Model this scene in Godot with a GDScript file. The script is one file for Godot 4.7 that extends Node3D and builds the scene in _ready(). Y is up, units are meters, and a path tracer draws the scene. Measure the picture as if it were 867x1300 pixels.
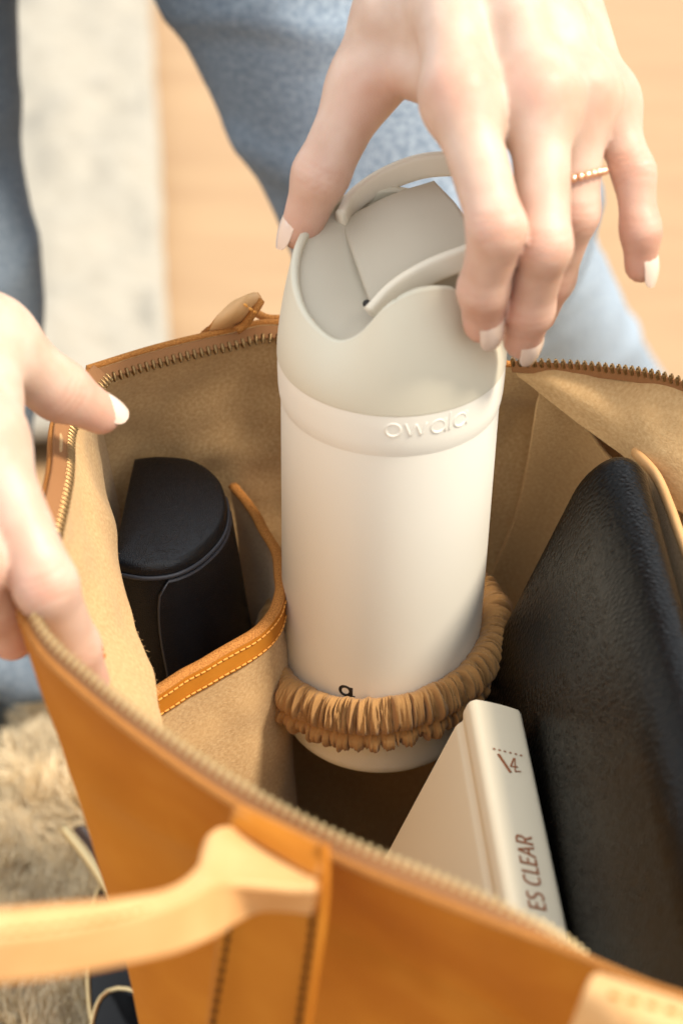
extends Node3D

var M := {}
var taken := {}

# ---------------------------------------------------------------- naming and tagging
func numbered(called: String) -> String:
	if not taken.has(called):
		taken[called] = 0
		return called
	taken[called] += 1
	return "%s_%03d" % [called, taken[called]]

func thing(called: String, label: String, category: String, at := Vector3.ZERO, group := "") -> Node3D:
	var o := Node3D.new()
	o.name = numbered(called)
	add_child(o)
	o.position = at
	o.set_meta("label", label)
	o.set_meta("category", category)
	if group != "":
		o.set_meta("group", group)
	return o

# a part of a thing: its mesh is given in world axes and moved into the thing's own
func part(called: String, mesh: Mesh, mats: Array, parent: Node3D, label := "") -> MeshInstance3D:
	var o := MeshInstance3D.new()
	o.name = called
	o.mesh = mesh
	for i in mini(mats.size(), mesh.get_surface_count()):
		o.set_surface_override_material(i, mats[i])
	parent.add_child(o, true)
	var p: Node = parent
	var shift := Vector3.ZERO
	while p is Node3D and p != self:
		shift += (p as Node3D).position
		p = p.get_parent()
	o.position = -shift
	if label != "":
		o.set_meta("label", label)
	return o

func structure(called: String, mesh: Mesh, mats: Array, label: String) -> MeshInstance3D:
	var o := part(called, mesh, mats, self)
	o.set_meta("kind", "structure")
	o.set_meta("label", label)
	return o

# ---------------------------------------------------------------- mesh helpers
func add_surface(am: ArrayMesh, v: PackedVector3Array, idx: PackedInt32Array, uv := PackedVector2Array(), col := PackedColorArray(), nrm := PackedVector3Array()) -> ArrayMesh:
	var n := nrm
	if n.is_empty():
		n.resize(v.size())
		for i in range(0, idx.size(), 3):
			var a := idx[i]
			var b := idx[i + 1]
			var c := idx[i + 2]
			var f := (v[c] - v[a]).cross(v[b] - v[a])
			n[a] += f
			n[b] += f
			n[c] += f
		for i in n.size():
			n[i] = n[i].normalized() if n[i].length_squared() > 0.0 else Vector3.UP
	var arr := []
	arr.resize(Mesh.ARRAY_MAX)
	arr[Mesh.ARRAY_VERTEX] = v
	arr[Mesh.ARRAY_NORMAL] = n
	arr[Mesh.ARRAY_INDEX] = idx
	if not uv.is_empty():
		arr[Mesh.ARRAY_TEX_UV] = uv
	if not col.is_empty():
		arr[Mesh.ARRAY_COLOR] = col
	am.add_surface_from_arrays(Mesh.PRIMITIVE_TRIANGLES, arr)
	return am

func catmull(p: Array, t: float, closed := false) -> Vector3:
	var n := p.size()
	var last := n if closed else n - 1
	var k := clampi(int(floor(t)), 0, last - 1)
	var u := t - k
	var p1: Vector3 = p[k % n]
	var p2: Vector3 = p[(k + 1) % n]
	var p0: Vector3 = p[(k - 1 + n) % n] if closed or k > 0 else p1 * 2.0 - p2
	var p3: Vector3 = p[(k + 2) % n] if closed or k + 2 < n else p2 * 2.0 - p1
	return p1.cubic_interpolate(p2, p0, p3, u)

# n points evenly spaced along the smooth curve through p
func curve(p: Array, n: int, closed := false) -> PackedVector3Array:
	var fine := PackedVector3Array()
	var segs := p.size() if closed else p.size() - 1
	var steps := segs * 24
	for i in steps + 1:
		fine.append(catmull(p, float(i) / 24.0, closed))
	return respace(fine, n, closed)

func respace(fine: PackedVector3Array, n: int, closed := false) -> PackedVector3Array:
	var total := 0.0
	for i in fine.size() - 1:
		total += fine[i].distance_to(fine[i + 1])
	var out := PackedVector3Array()
	var step := total / (n if closed else n - 1)
	var k := 0
	var done := 0.0
	for i in n:
		var want := step * i
		while k < fine.size() - 2 and done + fine[k].distance_to(fine[k + 1]) < want:
			done += fine[k].distance_to(fine[k + 1])
			k += 1
		var l := fine[k].distance_to(fine[k + 1])
		out.append(fine[k].lerp(fine[k + 1], clampf((want - done) / maxf(l, 1e-9), 0.0, 1.0)))
	return out

# control rows -> a smooth grid of rows x columns
func loft(rows: Array, m: int, n: int, even := true) -> Array:
	var dense := []
	for r in rows:
		if even:
			dense.append(curve(r, n))
		else:
			var line := PackedVector3Array()
			for j in n:
				line.append(catmull(r, float(j) / (n - 1) * (r.size() - 1)))
			dense.append(line)
	var out := []
	for i in m:
		var row := PackedVector3Array()
		var t := float(i) / (m - 1) * (rows.size() - 1)
		for j in n:
			var col := []
			for d in dense:
				col.append(d[j])
			row.append(catmull(col, t))
		out.append(row)
	return out

func grid_normals(g: Array) -> Array:
	var m := g.size()
	var n: int = g[0].size()
	var out := []
	for i in m:
		var row := PackedVector3Array()
		for j in n:
			var du: Vector3 = g[i][mini(j + 1, n - 1)] - g[i][maxi(j - 1, 0)]
			var dv: Vector3 = g[mini(i + 1, m - 1)][j] - g[maxi(i - 1, 0)][j]
			row.append(du.cross(dv).normalized())
		out.append(row)
	return out

func ripple(g: Array, amp: float, freq: float, seed_: int, hold := 0.0) -> Array:
	var nz := FastNoiseLite.new()
	nz.seed = seed_
	nz.frequency = freq
	nz.fractal_octaves = 2
	var nn := grid_normals(g)
	for i in g.size():
		var k := amp if hold == 0.0 else amp * smoothstep(0.0, hold, float(i) / (g.size() - 1))
		for j in g[i].size():
			g[i][j] += nn[i][j] * nz.get_noise_3dv(g[i][j]) * k
	return g

# a sheet of leather or cloth with real thickness and rounded edges: surface 0 on the side of du x dv, 1 on the other, 2 the edge
func sheet(g: Array, t: float, am: ArrayMesh = null) -> ArrayMesh:
	if am == null:
		am = ArrayMesh.new()
	var m := g.size()
	var n: int = g[0].size()
	var nn := grid_normals(g)
	for side in 2:
		var s := 0.5 if side == 0 else -0.5
		var v := PackedVector3Array()
		var uv := PackedVector2Array()
		var nr := PackedVector3Array()
		for i in m:
			for j in n:
				v.append(g[i][j] + nn[i][j] * t * s)
				nr.append(nn[i][j] * s * 2.0)
				uv.append(Vector2(float(j) / (n - 1), float(i) / (m - 1)))
		var idx := PackedInt32Array()
		for i in m - 1:
			for j in n - 1:
				var a := i * n + j
				var quad := [a, a + n, a + 1, a + 1, a + n, a + n + 1] if side == 0 else [a, a + 1, a + n, a + 1, a + n + 1, a + n]
				for q in quad:
					idx.append(q)
		add_surface(am, v, idx, uv, PackedColorArray(), nr)
	# the edge, all the way round
	var path := []
	for j in n: path.append([0, j, 1, j])
	for i in range(1, m): path.append([i, n - 1, i, n - 2])
	for j in range(n - 2, -1, -1): path.append([m - 1, j, m - 2, j])
	for i in range(m - 2, 0, -1): path.append([i, 0, i, 1])
	var ev := PackedVector3Array()
	var en := PackedVector3Array()
	var ei := PackedInt32Array()
	var segs := 5
	for e in path:
		var c: Vector3 = g[e[0]][e[1]]
		var away: Vector3 = (c - g[e[2]][e[3]]).normalized()
		var nrm: Vector3 = nn[e[0]][e[1]]
		for k in segs + 1:
			var ang := PI * k / segs
			var dir := nrm * cos(ang) + away * sin(ang)
			ev.append(c + dir * t * 0.5)
			en.append(dir)
	var cnt := path.size()
	for i in cnt:
		for k in segs:
			var a := i * (segs + 1) + k
			var b := ((i + 1) % cnt) * (segs + 1) + k
			for q in [a, b, a + 1, a + 1, b, b + 1]:
				ei.append(q)
	# orient by the first triangle
	var f := (ev[ei[2]] - ev[ei[0]]).cross(ev[ei[1]] - ev[ei[0]])
	if f.dot(en[ei[0]]) < 0.0:
		for i in range(0, ei.size(), 3):
			var sw := ei[i]
			ei[i] = ei[i + 1]
			ei[i + 1] = sw
	add_surface(am, ev, ei, PackedVector2Array(), PackedColorArray(), en)
	return am

# a closed or open tube with an oval section along a path; up gives the section's second axis
func tube(p: PackedVector3Array, rx: float, ry: float, up: Vector3, sides := 12, closed := false, power := 1.0) -> ArrayMesh:
	var v := PackedVector3Array()
	var idx := PackedInt32Array()
	var n := p.size()
	for i in n:
		var a := p[(i - 1 + n) % n] if closed else p[maxi(i - 1, 0)]
		var b := p[(i + 1) % n] if closed else p[mini(i + 1, n - 1)]
		var dir := (b - a).normalized()
		var x := dir.cross(up).normalized()
		var y := x.cross(dir).normalized()
		var k := 1.0
		for s in sides:
			var ang := TAU * s / sides
			var cx := signf(cos(ang)) * pow(absf(cos(ang)), power)
			var cy := signf(sin(ang)) * pow(absf(sin(ang)), power)
			v.append(p[i] + x * cx * rx * k + y * cy * ry * k)
	var rings := n if closed else n - 1
	for i in rings:
		for s in sides:
			var a := i * sides + s
			var b := i * sides + (s + 1) % sides
			var c := ((i + 1) % n) * sides + s
			var d := ((i + 1) % n) * sides + (s + 1) % sides
			for q in [a, c, b, b, c, d]:
				idx.append(q)
	if not closed:
		for e in 2:
			var base := 0 if e == 0 else (n - 1) * sides
			v.append(p[0] if e == 0 else p[n - 1])
			var mid := v.size() - 1
			for s in sides:
				var a := base + s
				var b := base + (s + 1) % sides
				for q in ([a, b, mid] if e == 0 else [b, a, mid]):
					idx.append(q)
	return add_surface(ArrayMesh.new(), v, idx)

# a turned shape round the vertical axis through at
func lathe(prof: Array, at: Vector3, sides := 128) -> ArrayMesh:
	var v := PackedVector3Array()
	var idx := PackedInt32Array()
	for k in prof.size():
		for s in sides:
			var ang := TAU * s / sides
			v.append(at + Vector3(sin(ang) * prof[k].x, prof[k].y, cos(ang) * prof[k].x))
	for k in prof.size() - 1:
		for s in sides:
			var a := k * sides + s
			var b := k * sides + (s + 1) % sides
			for q in [a, a + sides, b, b, a + sides, b + sides]:
				idx.append(q)
	return add_surface(ArrayMesh.new(), v, idx)

# joins meshes that share a material into one surface
func join(list: Array) -> ArrayMesh:
	var st := SurfaceTool.new()
	st.begin(Mesh.PRIMITIVE_TRIANGLES)
	for m in list:
		for s in m.get_surface_count():
			st.append_from(m, s, Transform3D.IDENTITY)
	return st.commit()

# ---------------------------------------------------------------- bodies: distance fields meshed as surface nets
func cap(p: Vector3, b: Array) -> float:
	var a: Vector3 = b[0]
	var ba: Vector3 = b[4]
	var pa := p - a
	var h := clampf(pa.dot(ba) * b[5], 0.0, 1.0)
	return (pa - ba * h).length() - lerpf(b[2], b[3], h)

func bone(a: Vector3, b: Vector3, ra: float, rb: float) -> Array:
	return [a, b, ra, rb, b - a, 1.0 / maxf((b - a).length_squared(), 1e-10)]

func smin(a: float, b: float, k: float) -> float:
	var h := maxf(k - absf(a - b), 0.0) / k
	return minf(a, b) - h * h * k * 0.25

func group(p: Vector3, bones: Array, k: float) -> float:
	var d := 1.0
	for b in bones:
		d = smin(d, cap(p, b), k)
	return d

func nets(f: Callable, lo: Vector3, hi: Vector3, cell: float) -> Array:
	var nx := int((hi.x - lo.x) / cell) + 2
	var ny := int((hi.y - lo.y) / cell) + 2
	var nz := int((hi.z - lo.z) / cell) + 2
	var val := PackedFloat32Array()
	val.resize(nx * ny * nz)
	val.fill(1e3)
	var B := 6
	var reach := cell * B * 0.9 + cell * 2.0
	var far := {}
	var big := B * 4
	for bz in range(0, nz, big):
		for by in range(0, ny, big):
			for bx in range(0, nx, big):
				var md: float = f.call(lo + Vector3(bx + big * 0.5, by + big * 0.5, bz + big * 0.5) * cell)
				if md > cell * big * 0.9 + cell * 3.0:
					far[Vector3i(bx / big, by / big, bz / big)] = true
	for bz in range(0, nz, B):
		for by in range(0, ny, B):
			for bx in range(0, nx, B):
				if far.has(Vector3i(bx / big, by / big, bz / big)):
					continue
				var mid: float = f.call(lo + Vector3(bx + B * 0.5, by + B * 0.5, bz + B * 0.5) * cell)
				if absf(mid) > reach:
					if mid < 0.0:
						for z in range(bz, mini(bz + B, nz)):
							for y in range(by, mini(by + B, ny)):
								for x in range(bx, mini(bx + B, nx)):
									val[(z * ny + y) * nx + x] = -1e3
					continue
				for z in range(bz, mini(bz + B, nz)):
					for y in range(by, mini(by + B, ny)):
						for x in range(bx, mini(bx + B, nx)):
							val[(z * ny + y) * nx + x] = f.call(lo + Vector3(x, y, z) * cell)
	var at := {}
	var v := PackedVector3Array()
	var idx := PackedInt32Array()
	var off := [0, 1, nx, nx + 1, nx * ny, nx * ny + 1, nx * ny + nx, nx * ny + nx + 1]
	var corner := [Vector3(0, 0, 0), Vector3(1, 0, 0), Vector3(0, 1, 0), Vector3(1, 1, 0), Vector3(0, 0, 1), Vector3(1, 0, 1), Vector3(0, 1, 1), Vector3(1, 1, 1)]
	var edges := [[0, 1], [2, 3], [4, 5], [6, 7], [0, 2], [1, 3], [4, 6], [5, 7], [0, 4], [1, 5], [2, 6], [3, 7]]
	for z in nz - 1:
		for y in ny - 1:
			var row := (z * ny + y) * nx
			for x in nx - 1:
				var i := row + x
				var v0 := val[i]
				if v0 > 100.0 or v0 < -100.0:
					continue
				var ins := 0
				for k in 8:
					if val[i + off[k]] < 0.0:
						ins += 1
				if ins == 0 or ins == 8:
					continue
				var sum := Vector3.ZERO
				var cnt := 0
				for e in edges:
					var a: float = val[i + off[e[0]]]
					var b: float = val[i + off[e[1]]]
					if (a < 0.0) != (b < 0.0):
						sum += corner[e[0]].lerp(corner[e[1]], a / (a - b))
						cnt += 1
				at[i] = v.size()
				v.append(lo + (Vector3(x, y, z) + sum / cnt) * cell)
	for i in at:
		var a: float = val[i]
		for ax in 3:
			var step: int = [1, nx, nx * ny][ax]
			var s1: int = [nx, nx * ny, 1][ax]
			var s2: int = [nx * ny, 1, nx][ax]
			var b: float = val[i + step]
			if (a < 0.0) == (b < 0.0) or not (at.has(i - s1) and at.has(i - s2) and at.has(i - s1 - s2)):
				continue
			var q := [at[i], at[i - s1], at[i - s1 - s2], at[i - s2]]
			if a < 0.0:
				q = [q[0], q[3], q[2], q[1]]
			for k in [0, 1, 2, 0, 2, 3]:
				idx.append(q[k])
	var n := PackedVector3Array()
	var h := cell * 0.6
	for p in v:
		var g := Vector3.ZERO
		for e in [Vector3(1, -1, -1), Vector3(-1, -1, 1), Vector3(-1, 1, -1), Vector3(1, 1, 1)]:
			g += e * float(f.call(p + e * h))
		n.append(g.normalized())
	return [v, idx, n]

# ---------------------------------------------------------------- materials
func noise_tex(freq: float, octaves: int, seed_: int, stops: Array, size := 512, kind := FastNoiseLite.TYPE_SIMPLEX_SMOOTH, cellular := -1) -> NoiseTexture2D:
	var nz := FastNoiseLite.new()
	nz.seed = seed_
	nz.frequency = freq
	nz.noise_type = kind
	nz.fractal_octaves = octaves
	if cellular >= 0:
		nz.cellular_return_type = cellular
		nz.fractal_type = FastNoiseLite.FRACTAL_NONE
	var t := NoiseTexture2D.new()
	t.width = size
	t.height = size
	t.seamless = true
	t.seamless_blend_skirt = 0.2
	t.noise = nz
	if stops.size():
		var g := Gradient.new()
		g.offsets = PackedFloat32Array()
		g.colors = PackedColorArray()
		var offs := PackedFloat32Array()
		var cols := PackedColorArray()
		for s in stops:
			offs.append(s[0])
			cols.append(s[1])
		g.offsets = offs
		g.colors = cols
		t.color_ramp = g
	return t

func mat(c: Color, rough: float, spec := 0.5) -> StandardMaterial3D:
	var m := StandardMaterial3D.new()
	m.albedo_color = c
	m.roughness = rough
	m.metallic_specular = spec
	return m

func textured(m: StandardMaterial3D, albedo: Texture2D, period: float, bump: Texture2D = null, depth_cm := 0.0) -> StandardMaterial3D:
	m.uv1_triplanar = true
	m.uv1_world_triplanar = true
	m.uv1_scale = Vector3.ONE / period
	if albedo:
		m.albedo_texture = albedo
	if bump:
		m.heightmap_enabled = true
		m.heightmap_texture = bump
		m.heightmap_scale = depth_cm
	return m

func materials() -> void:
	var fine := noise_tex(0.09, 4, 3, [], 512)
	var pebble := noise_tex(0.055, 1, 9, [], 512, FastNoiseLite.TYPE_CELLULAR, FastNoiseLite.RETURN_DISTANCE2_SUB)
	# waxed tan leather: blotches and fine scuffs
	var tan_tex := noise_tex(0.004, 3, 11, [[0.0, Color(0.63, 0.38, 0.105)], [0.35, Color(0.66, 0.405, 0.117)], [0.65, Color(0.685, 0.43, 0.13)], [1.0, Color(0.73, 0.485, 0.17)]], 1024)
	M.leather = textured(mat(Color.WHITE, 0.6, 0.25), tan_tex, 0.16, fine, 0.012)
	M.leather_edge = textured(mat(Color(0.95, 0.85, 0.75), 0.8, 0.3), noise_tex(0.05, 4, 12, [[0.2, Color(0.58, 0.41, 0.21)], [0.8, Color(0.82, 0.63, 0.38)]]), 0.02, fine, 0.03)
	var strap_tex := noise_tex(0.01, 4, 14, [[0.0, Color(0.735, 0.55, 0.34)], [1.0, Color(0.81, 0.64, 0.44)]], 512)
	M.strap = textured(mat(Color.WHITE, 0.55, 0.4), strap_tex, 0.12, fine, 0.01)
	# suede inside
	var suede_tex := noise_tex(0.05, 6, 21, [[0.1, Color(0.665, 0.525, 0.355)], [0.5, Color(0.725, 0.59, 0.41)], [0.9, Color(0.785, 0.66, 0.485)]], 1024)
	M.suede = textured(mat(Color.WHITE, 0.95, 0.15), suede_tex, 0.09, noise_tex(0.2, 4, 22, []), 0.02)
	M.suede.rim_enabled = true
	M.suede.rim = 0.25
	M.suede.rim_tint = 0.7
	M.base_lining_shaded = textured(mat(Color(0.12, 0.085, 0.06), 0.9, 0.2), null, 0.02, fine, 0.02)  # inner base coloured dark brown for the deep shade at the bag bottom
	M.tape = textured(mat(Color(0.66, 0.47, 0.31), 0.9, 0.2), weave(), 0.006)
	M.brass = mat(Color(0.55, 0.44, 0.29), 0.36, 0.5)
	M.brass.metallic = 0.9
	M.brass_pale = mat(Color(0.86, 0.76, 0.56), 0.4, 0.5)
	M.brass_pale.metallic = 0.75
	M.thread = mat(Color(0.86, 0.6, 0.3), 0.8, 0.2)
	M.thread_orange = mat(Color(0.72, 0.38, 0.12), 0.8, 0.2)
	M.thread_dark = mat(Color(0.2, 0.1, 0.045), 0.85, 0.2)
	# bottle
	M.bottle = textured(mat(Color(0.9, 0.875, 0.815), 0.42, 0.5), null, 0.02, noise_tex(0.25, 3, 31, []), 0.0025)
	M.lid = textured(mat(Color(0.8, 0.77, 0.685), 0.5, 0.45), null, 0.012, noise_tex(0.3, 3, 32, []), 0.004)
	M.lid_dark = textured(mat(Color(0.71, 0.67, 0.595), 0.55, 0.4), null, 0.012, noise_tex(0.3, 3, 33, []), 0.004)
	M.handle = mat(Color(0.85, 0.81, 0.73), 0.45, 0.45)
	M.slot = mat(Color(0.1, 0.09, 0.08), 0.7)
	M.ink = mat(Color(0.05, 0.06, 0.08), 0.5)
	var knit := noise_tex(0.15, 4, 41, [[0.1, Color(0.58, 0.425, 0.25)], [0.9, Color(0.68, 0.52, 0.33)]], 512)
	M.scrunchie = textured(mat(Color.WHITE, 0.95, 0.15), knit, 0.02, weave(), 0.03)
	M.scrunchie.rim_enabled = true
	M.scrunchie.rim = 0.3
	M.scrunchie.rim_tint = 0.8
	# case and sleeve
	M.navy = textured(mat(Color(0.045, 0.05, 0.068), 0.4, 0.42), null, 0.02, pebble, 0.02)
	M.navy_edge = mat(Color(0.2, 0.205, 0.23), 0.45, 0.5)
	M.black = textured(mat(Color(0.018, 0.016, 0.015), 0.3, 0.27), null, 0.06, pebble, 0.035)
	M.black_smooth = textured(mat(Color(0.05, 0.045, 0.04), 0.55, 0.4), null, 0.02, fine, 0.01)
	# book
	M.cloth = textured(mat(Color(0.84, 0.79, 0.69), 0.75, 0.3), null, 0.008, weave(), 0.006)
	M.pages = mat(Color(0.88, 0.83, 0.72), 0.9, 0.2)
	M.foil = mat(Color(0.6, 0.34, 0.17), 0.4, 0.5)
	M.foil.metallic = 0.25
	# person
	M.skin = textured(mat(Color.WHITE, 0.46, 0.42), null, 0.014, noise_tex(0.06, 3, 61, [], 512, FastNoiseLite.TYPE_CELLULAR, FastNoiseLite.RETURN_DISTANCE), 0.012)
	M.skin.vertex_color_use_as_albedo = true
	M.skin.subsurf_scatter_enabled = true
	M.skin.subsurf_scatter_strength = 0.12
	M.nail = mat(Color(0.87, 0.78, 0.71), 0.16, 0.55)
	M.nail.clearcoat_enabled = true
	M.nail.clearcoat = 0.7
	M.nail.clearcoat_roughness = 0.05
	M.gold = mat(Color(1.0, 0.84, 0.7), 0.22, 0.5)
	M.gold.metallic = 1.0
	M.denim = textured(mat(Color.WHITE, 0.9, 0.2), denim(), 0.06, weave(), 0.0)
	M.denim.heightmap_enabled = false
	M.denim.vertex_color_use_as_albedo = true
	# place
	var wood := noise_tex(0.01, 4, 71, [[0.0, Color(0.62, 0.495, 0.355)], [1.0, Color(0.655, 0.535, 0.39)]], 512)
	M.floor = textured(mat(Color.WHITE, 0.5, 0.4), wood, 0.8)
	M.floor.uv1_scale = Vector3(0.7, 1, 4)
	M.rug = textured(mat(Color.WHITE, 1.0, 0.1), noise_tex(0.02, 5, 72, [[0.1, Color(0.585, 0.56, 0.51)], [0.9, Color(0.64, 0.615, 0.565)]]), 0.3, noise_tex(0.05, 4, 73, []), 0.1)
	M.fleece = mat(Color(0.93, 0.87, 0.75), 1.0, 0.1)
	M.fleece.backlight_enabled = true
	M.fleece.backlight = Color(0.5, 0.46, 0.4)
	M.fleece.vertex_color_use_as_albedo = true
	M.stool = textured(mat(Color(0.82, 0.74, 0.6), 1.0, 0.1), null, 0.05, fine, 0.2)
	M.lens = mat(Color(0.035, 0.025, 0.02), 0.1, 0.3)
	M.temple = mat(Color(0.3, 0.2, 0.12), 0.25, 0.5)

func weave() -> ImageTexture:
	if M.has("_weave"):
		return M._weave
	var im := Image.create(64, 64, false, Image.FORMAT_RGB8)
	for y in 64:
		for x in 64:
			var a := 0.5 + 0.5 * sin(TAU * (x * 8 + y * 8) / 64.0) * sin(TAU * (x * 8 - y * 8) / 64.0)
			var k := 0.72 + 0.28 * a
			im.set_pixel(x, y, Color(k, k, k))
	M._weave = ImageTexture.create_from_image(im)
	return M._weave

# blue twill: pale diagonal weft over indigo, with slubs and faded patches
func denim() -> ImageTexture:
	var nz := FastNoiseLite.new()
	nz.seed = 81
	nz.frequency = 0.03
	nz.fractal_octaves = 4
	var a := nz.get_seamless_image(512, 512)
	nz.seed = 82
	nz.frequency = 0.2
	var b := nz.get_seamless_image(512, 512)
	var im := Image.create(512, 512, false, Image.FORMAT_RGB8)
	for y in 512:
		for x in 512:
			var tw := 0.5 + 0.5 * sin(TAU * (x + y) * 46.0 / 512.0)
			var k := clampf(0.36 * tw + 0.55 * (a.get_pixel(x, y).r - 0.5) + 0.9 * (b.get_pixel(x, y).r - 0.5) + 0.3, 0.0, 1.0)
			im.set_pixel(x, y, Color(0.37, 0.45, 0.53).lerp(Color(0.86, 0.9, 0.93), k))
	return ImageTexture.create_from_image(im)

# ---------------------------------------------------------------- the scene
func _ready() -> void:
	var cam := Camera3D.new()
	cam.name = "camera"
	add_child(cam)
	cam.position = Vector3(-0.01648, 0.5432, 0.62015)
	cam.rotation_degrees = Vector3(-36, 0, 0)
	var att := CameraAttributesPhysical.new()
	att.frustum_focal_length = 51.98
	att.exposure_aperture = 5.0
	att.frustum_focus_distance = 0.755
	att.frustum_near = 0.05
	att.frustum_far = 60.0
	cam.attributes = att
	cam.current = true
	var we := WorldEnvironment.new()
	we.name = "environment"
	var env := Environment.new()
	env.background_mode = Environment.BG_SKY
	var sm := ProceduralSkyMaterial.new()
	sm.sky_top_color = Color(0.93, 0.955, 0.98)
	sm.sky_horizon_color = Color(0.94, 0.96, 0.98)
	sm.ground_bottom_color = Color(0.55, 0.5, 0.44)
	sm.ground_horizon_color = Color(0.8, 0.76, 0.7)
	sm.sky_energy_multiplier = 0.62
	sm.ground_energy_multiplier = 0.5
	var sky := Sky.new()
	sky.sky_material = sm
	env.sky = sky
	env.tonemap_mode = Environment.TONE_MAPPER_LINEAR
	env.tonemap_exposure = 5.05
	env.sdfgi_enabled = true
	env.ssao_enabled = true
	env.ssil_enabled = true
	we.environment = env
	add_child(we)
	var sun := DirectionalLight3D.new()
	sun.name = "sun"
	sun.light_energy = 0.34
	sun.light_color = Color(1.0, 0.955, 0.89)
	sun.light_angular_distance = 12.0
	sun.shadow_enabled = true
	add_child(sun)
	sun.look_at_from_position(Vector3(0.7, 0.86, 0.1), Vector3.ZERO)

	materials()
	setting()
	bag()
	bottle()
	scrunchie()
	glasses_case()
	sleeve()
	book()
	sunglasses()
	person()

func setting() -> void:
	var pm := PlaneMesh.new()
	pm.size = Vector2(30, 30)
	var fl := structure("floor", pm, [M.floor], "pale warm wooden floor far below the bag")
	fl.position = Vector3(0, -0.42, -5)
	# white shaggy rug between the legs
	var rows := []
	for i in 3:
		var k := i / 2.0
		var l := Vector3(-0.3107, -0.4, -0.7693).lerp(Vector3(-0.5026, -0.4, -2.2676), k)
		var r := Vector3(-0.1515, -0.4, -0.7693).lerp(Vector3(-0.2891, -0.4, -2.2676), k)
		rows.append([l, l.lerp(r, 0.5) + Vector3(0, 0.012, 0), r])
	var g := ripple(loft(rows, 60, 24), 0.018, 9.0, 5)
	g = ripple(g, 0.003, 40.0, 6)
	var rug := thing("shag_rug", "thick white shaggy rug lying on the pale floor behind the bag", "rug", g[30][12])
	part("pile", sheet(g, 0.02), [M.rug, M.rug, M.rug], rug)
	# round stool under the bag, covered with sheepskin
	var c := Vector3(0.07, -0.42, 0.0)
	var stool := thing("round_stool", "round upholstered stool under the sheepskin and the bag", "stool", c)
	var prof := []
	for k in 25:
		var a := PI * 0.5 * k / 24.0
		prof.append(Vector2(0.27 + 0.035 * cos(a), 0.215 + 0.045 * sin(a)))
	prof.push_front(Vector2(0.295, 0.18))
	prof.push_front(Vector2(0.285, 0.0))
	prof.append(Vector2(0.15, 0.263))
	prof.append(Vector2(0.0, 0.264))
	part("cushion", lathe(prof, c, 96), [M.stool], stool)
	var sheep := thing("sheepskin", "beige fluffy sheepskin spread on the stool under the bag", "sheepskin", c + Vector3(0, 0.26, 0))
	var hide := []
	for p in prof:
		if p.y >= 0.18:
			hide.append(Vector2(p.x + 0.004 if p.y < 0.26 else p.x, p.y + 0.004))
	part("hide", lathe(hide, c, 96), [M.stool], sheep)
	# wool: many curled tufts, denser where it can be seen
	var tuft := ArrayMesh.new()
	var tv := PackedVector3Array()
	var ti := PackedInt32Array()
	for b in 3:
		var turn := TAU * b / 3.0
		for s in 5:
			var k := s / 4.0
			var ctr := Vector3(cos(turn) * 0.35 * k * k, k, sin(turn) * 0.35 * k * k) + Vector3(cos(turn + 2.0 + k * 3.0), 0, sin(turn + 2.0 + k * 3.0)) * 0.12
			var wv := Vector3(-sin(turn), 0, cos(turn)) * 0.09 * (1.0 - 0.85 * k)
			tv.append(ctr - wv)
			tv.append(ctr + wv)
		for s in 4:
			var a := b * 10 + s * 2
			for q in [a, a + 2, a + 1, a + 1, a + 2, a + 3]:
				ti.append(q)
	add_surface(tuft, tv, ti)
	tuft.surface_set_material(0, M.fleece)
	var mm := MultiMesh.new()
	mm.transform_format = MultiMesh.TRANSFORM_3D
	mm.use_colors = true
	mm.mesh = tuft
	var rng := RandomNumberGenerator.new()
	rng.seed = 7
	var nz := FastNoiseLite.new()
	nz.seed = 17
	nz.frequency = 22.0
	nz.fractal_octaves = 3
	var count := 42000
	mm.instance_count = count
	for i in count:
		var ang := rng.randf() * TAU
		if i % 4 != 0:
			ang = rng.randf_range(PI * 0.55, PI * 1.5)
		var r := 0.3 * sqrt(rng.randf_range(0.12, 1.0))
		var y := 0.263
		var nrm := Vector3.UP
		var out := Vector3(sin(ang - PI * 0.5), 0, cos(ang - PI * 0.5))
		out = Vector3(cos(ang), 0, sin(ang))
		if r > 0.27:
			var a := rng.randf() * PI * 0.5
			r = 0.27 + 0.037 * cos(a)
			y = 0.218 + 0.045 * sin(a)
			nrm = (out * cos(a) + Vector3.UP * sin(a)).normalized()
		var p := out * r
		var clump := nz.get_noise_2d(p.x, p.z)
		var lean := Vector3(nz.get_noise_2d(p.x + 3.0, p.z), 0, nz.get_noise_2d(p.x, p.z + 5.0)) * 1.6
		var up := (nrm + lean + Vector3(rng.randfn(), 0, rng.randfn()) * 0.25).normalized()
		var x := up.cross(Vector3(rng.randfn(), rng.randfn(), rng.randfn())).normalized()
		var len := 0.012 + 0.007 * clump + rng.randf() * 0.004
		mm.set_instance_transform(i, Transform3D(Basis(x * 0.006, up * len, x.cross(up) * 0.006), Vector3(p.x, y - 0.259, p.z)))
		var tone := 0.88 + 0.18 * rng.randf() + 0.25 * clump
		mm.set_instance_color(i, Color(tone, tone * 0.99, tone * 0.96))
	var wool := MultiMeshInstance3D.new()
	wool.name = "wool"
	wool.multimesh = mm
	wool.set_meta("kind", "stuff")
	sheep.add_child(wool)

# ---------------------------------------------------------------- the tote bag
var rim_far := []
var rim_left := []
var rim_near := []

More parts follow.
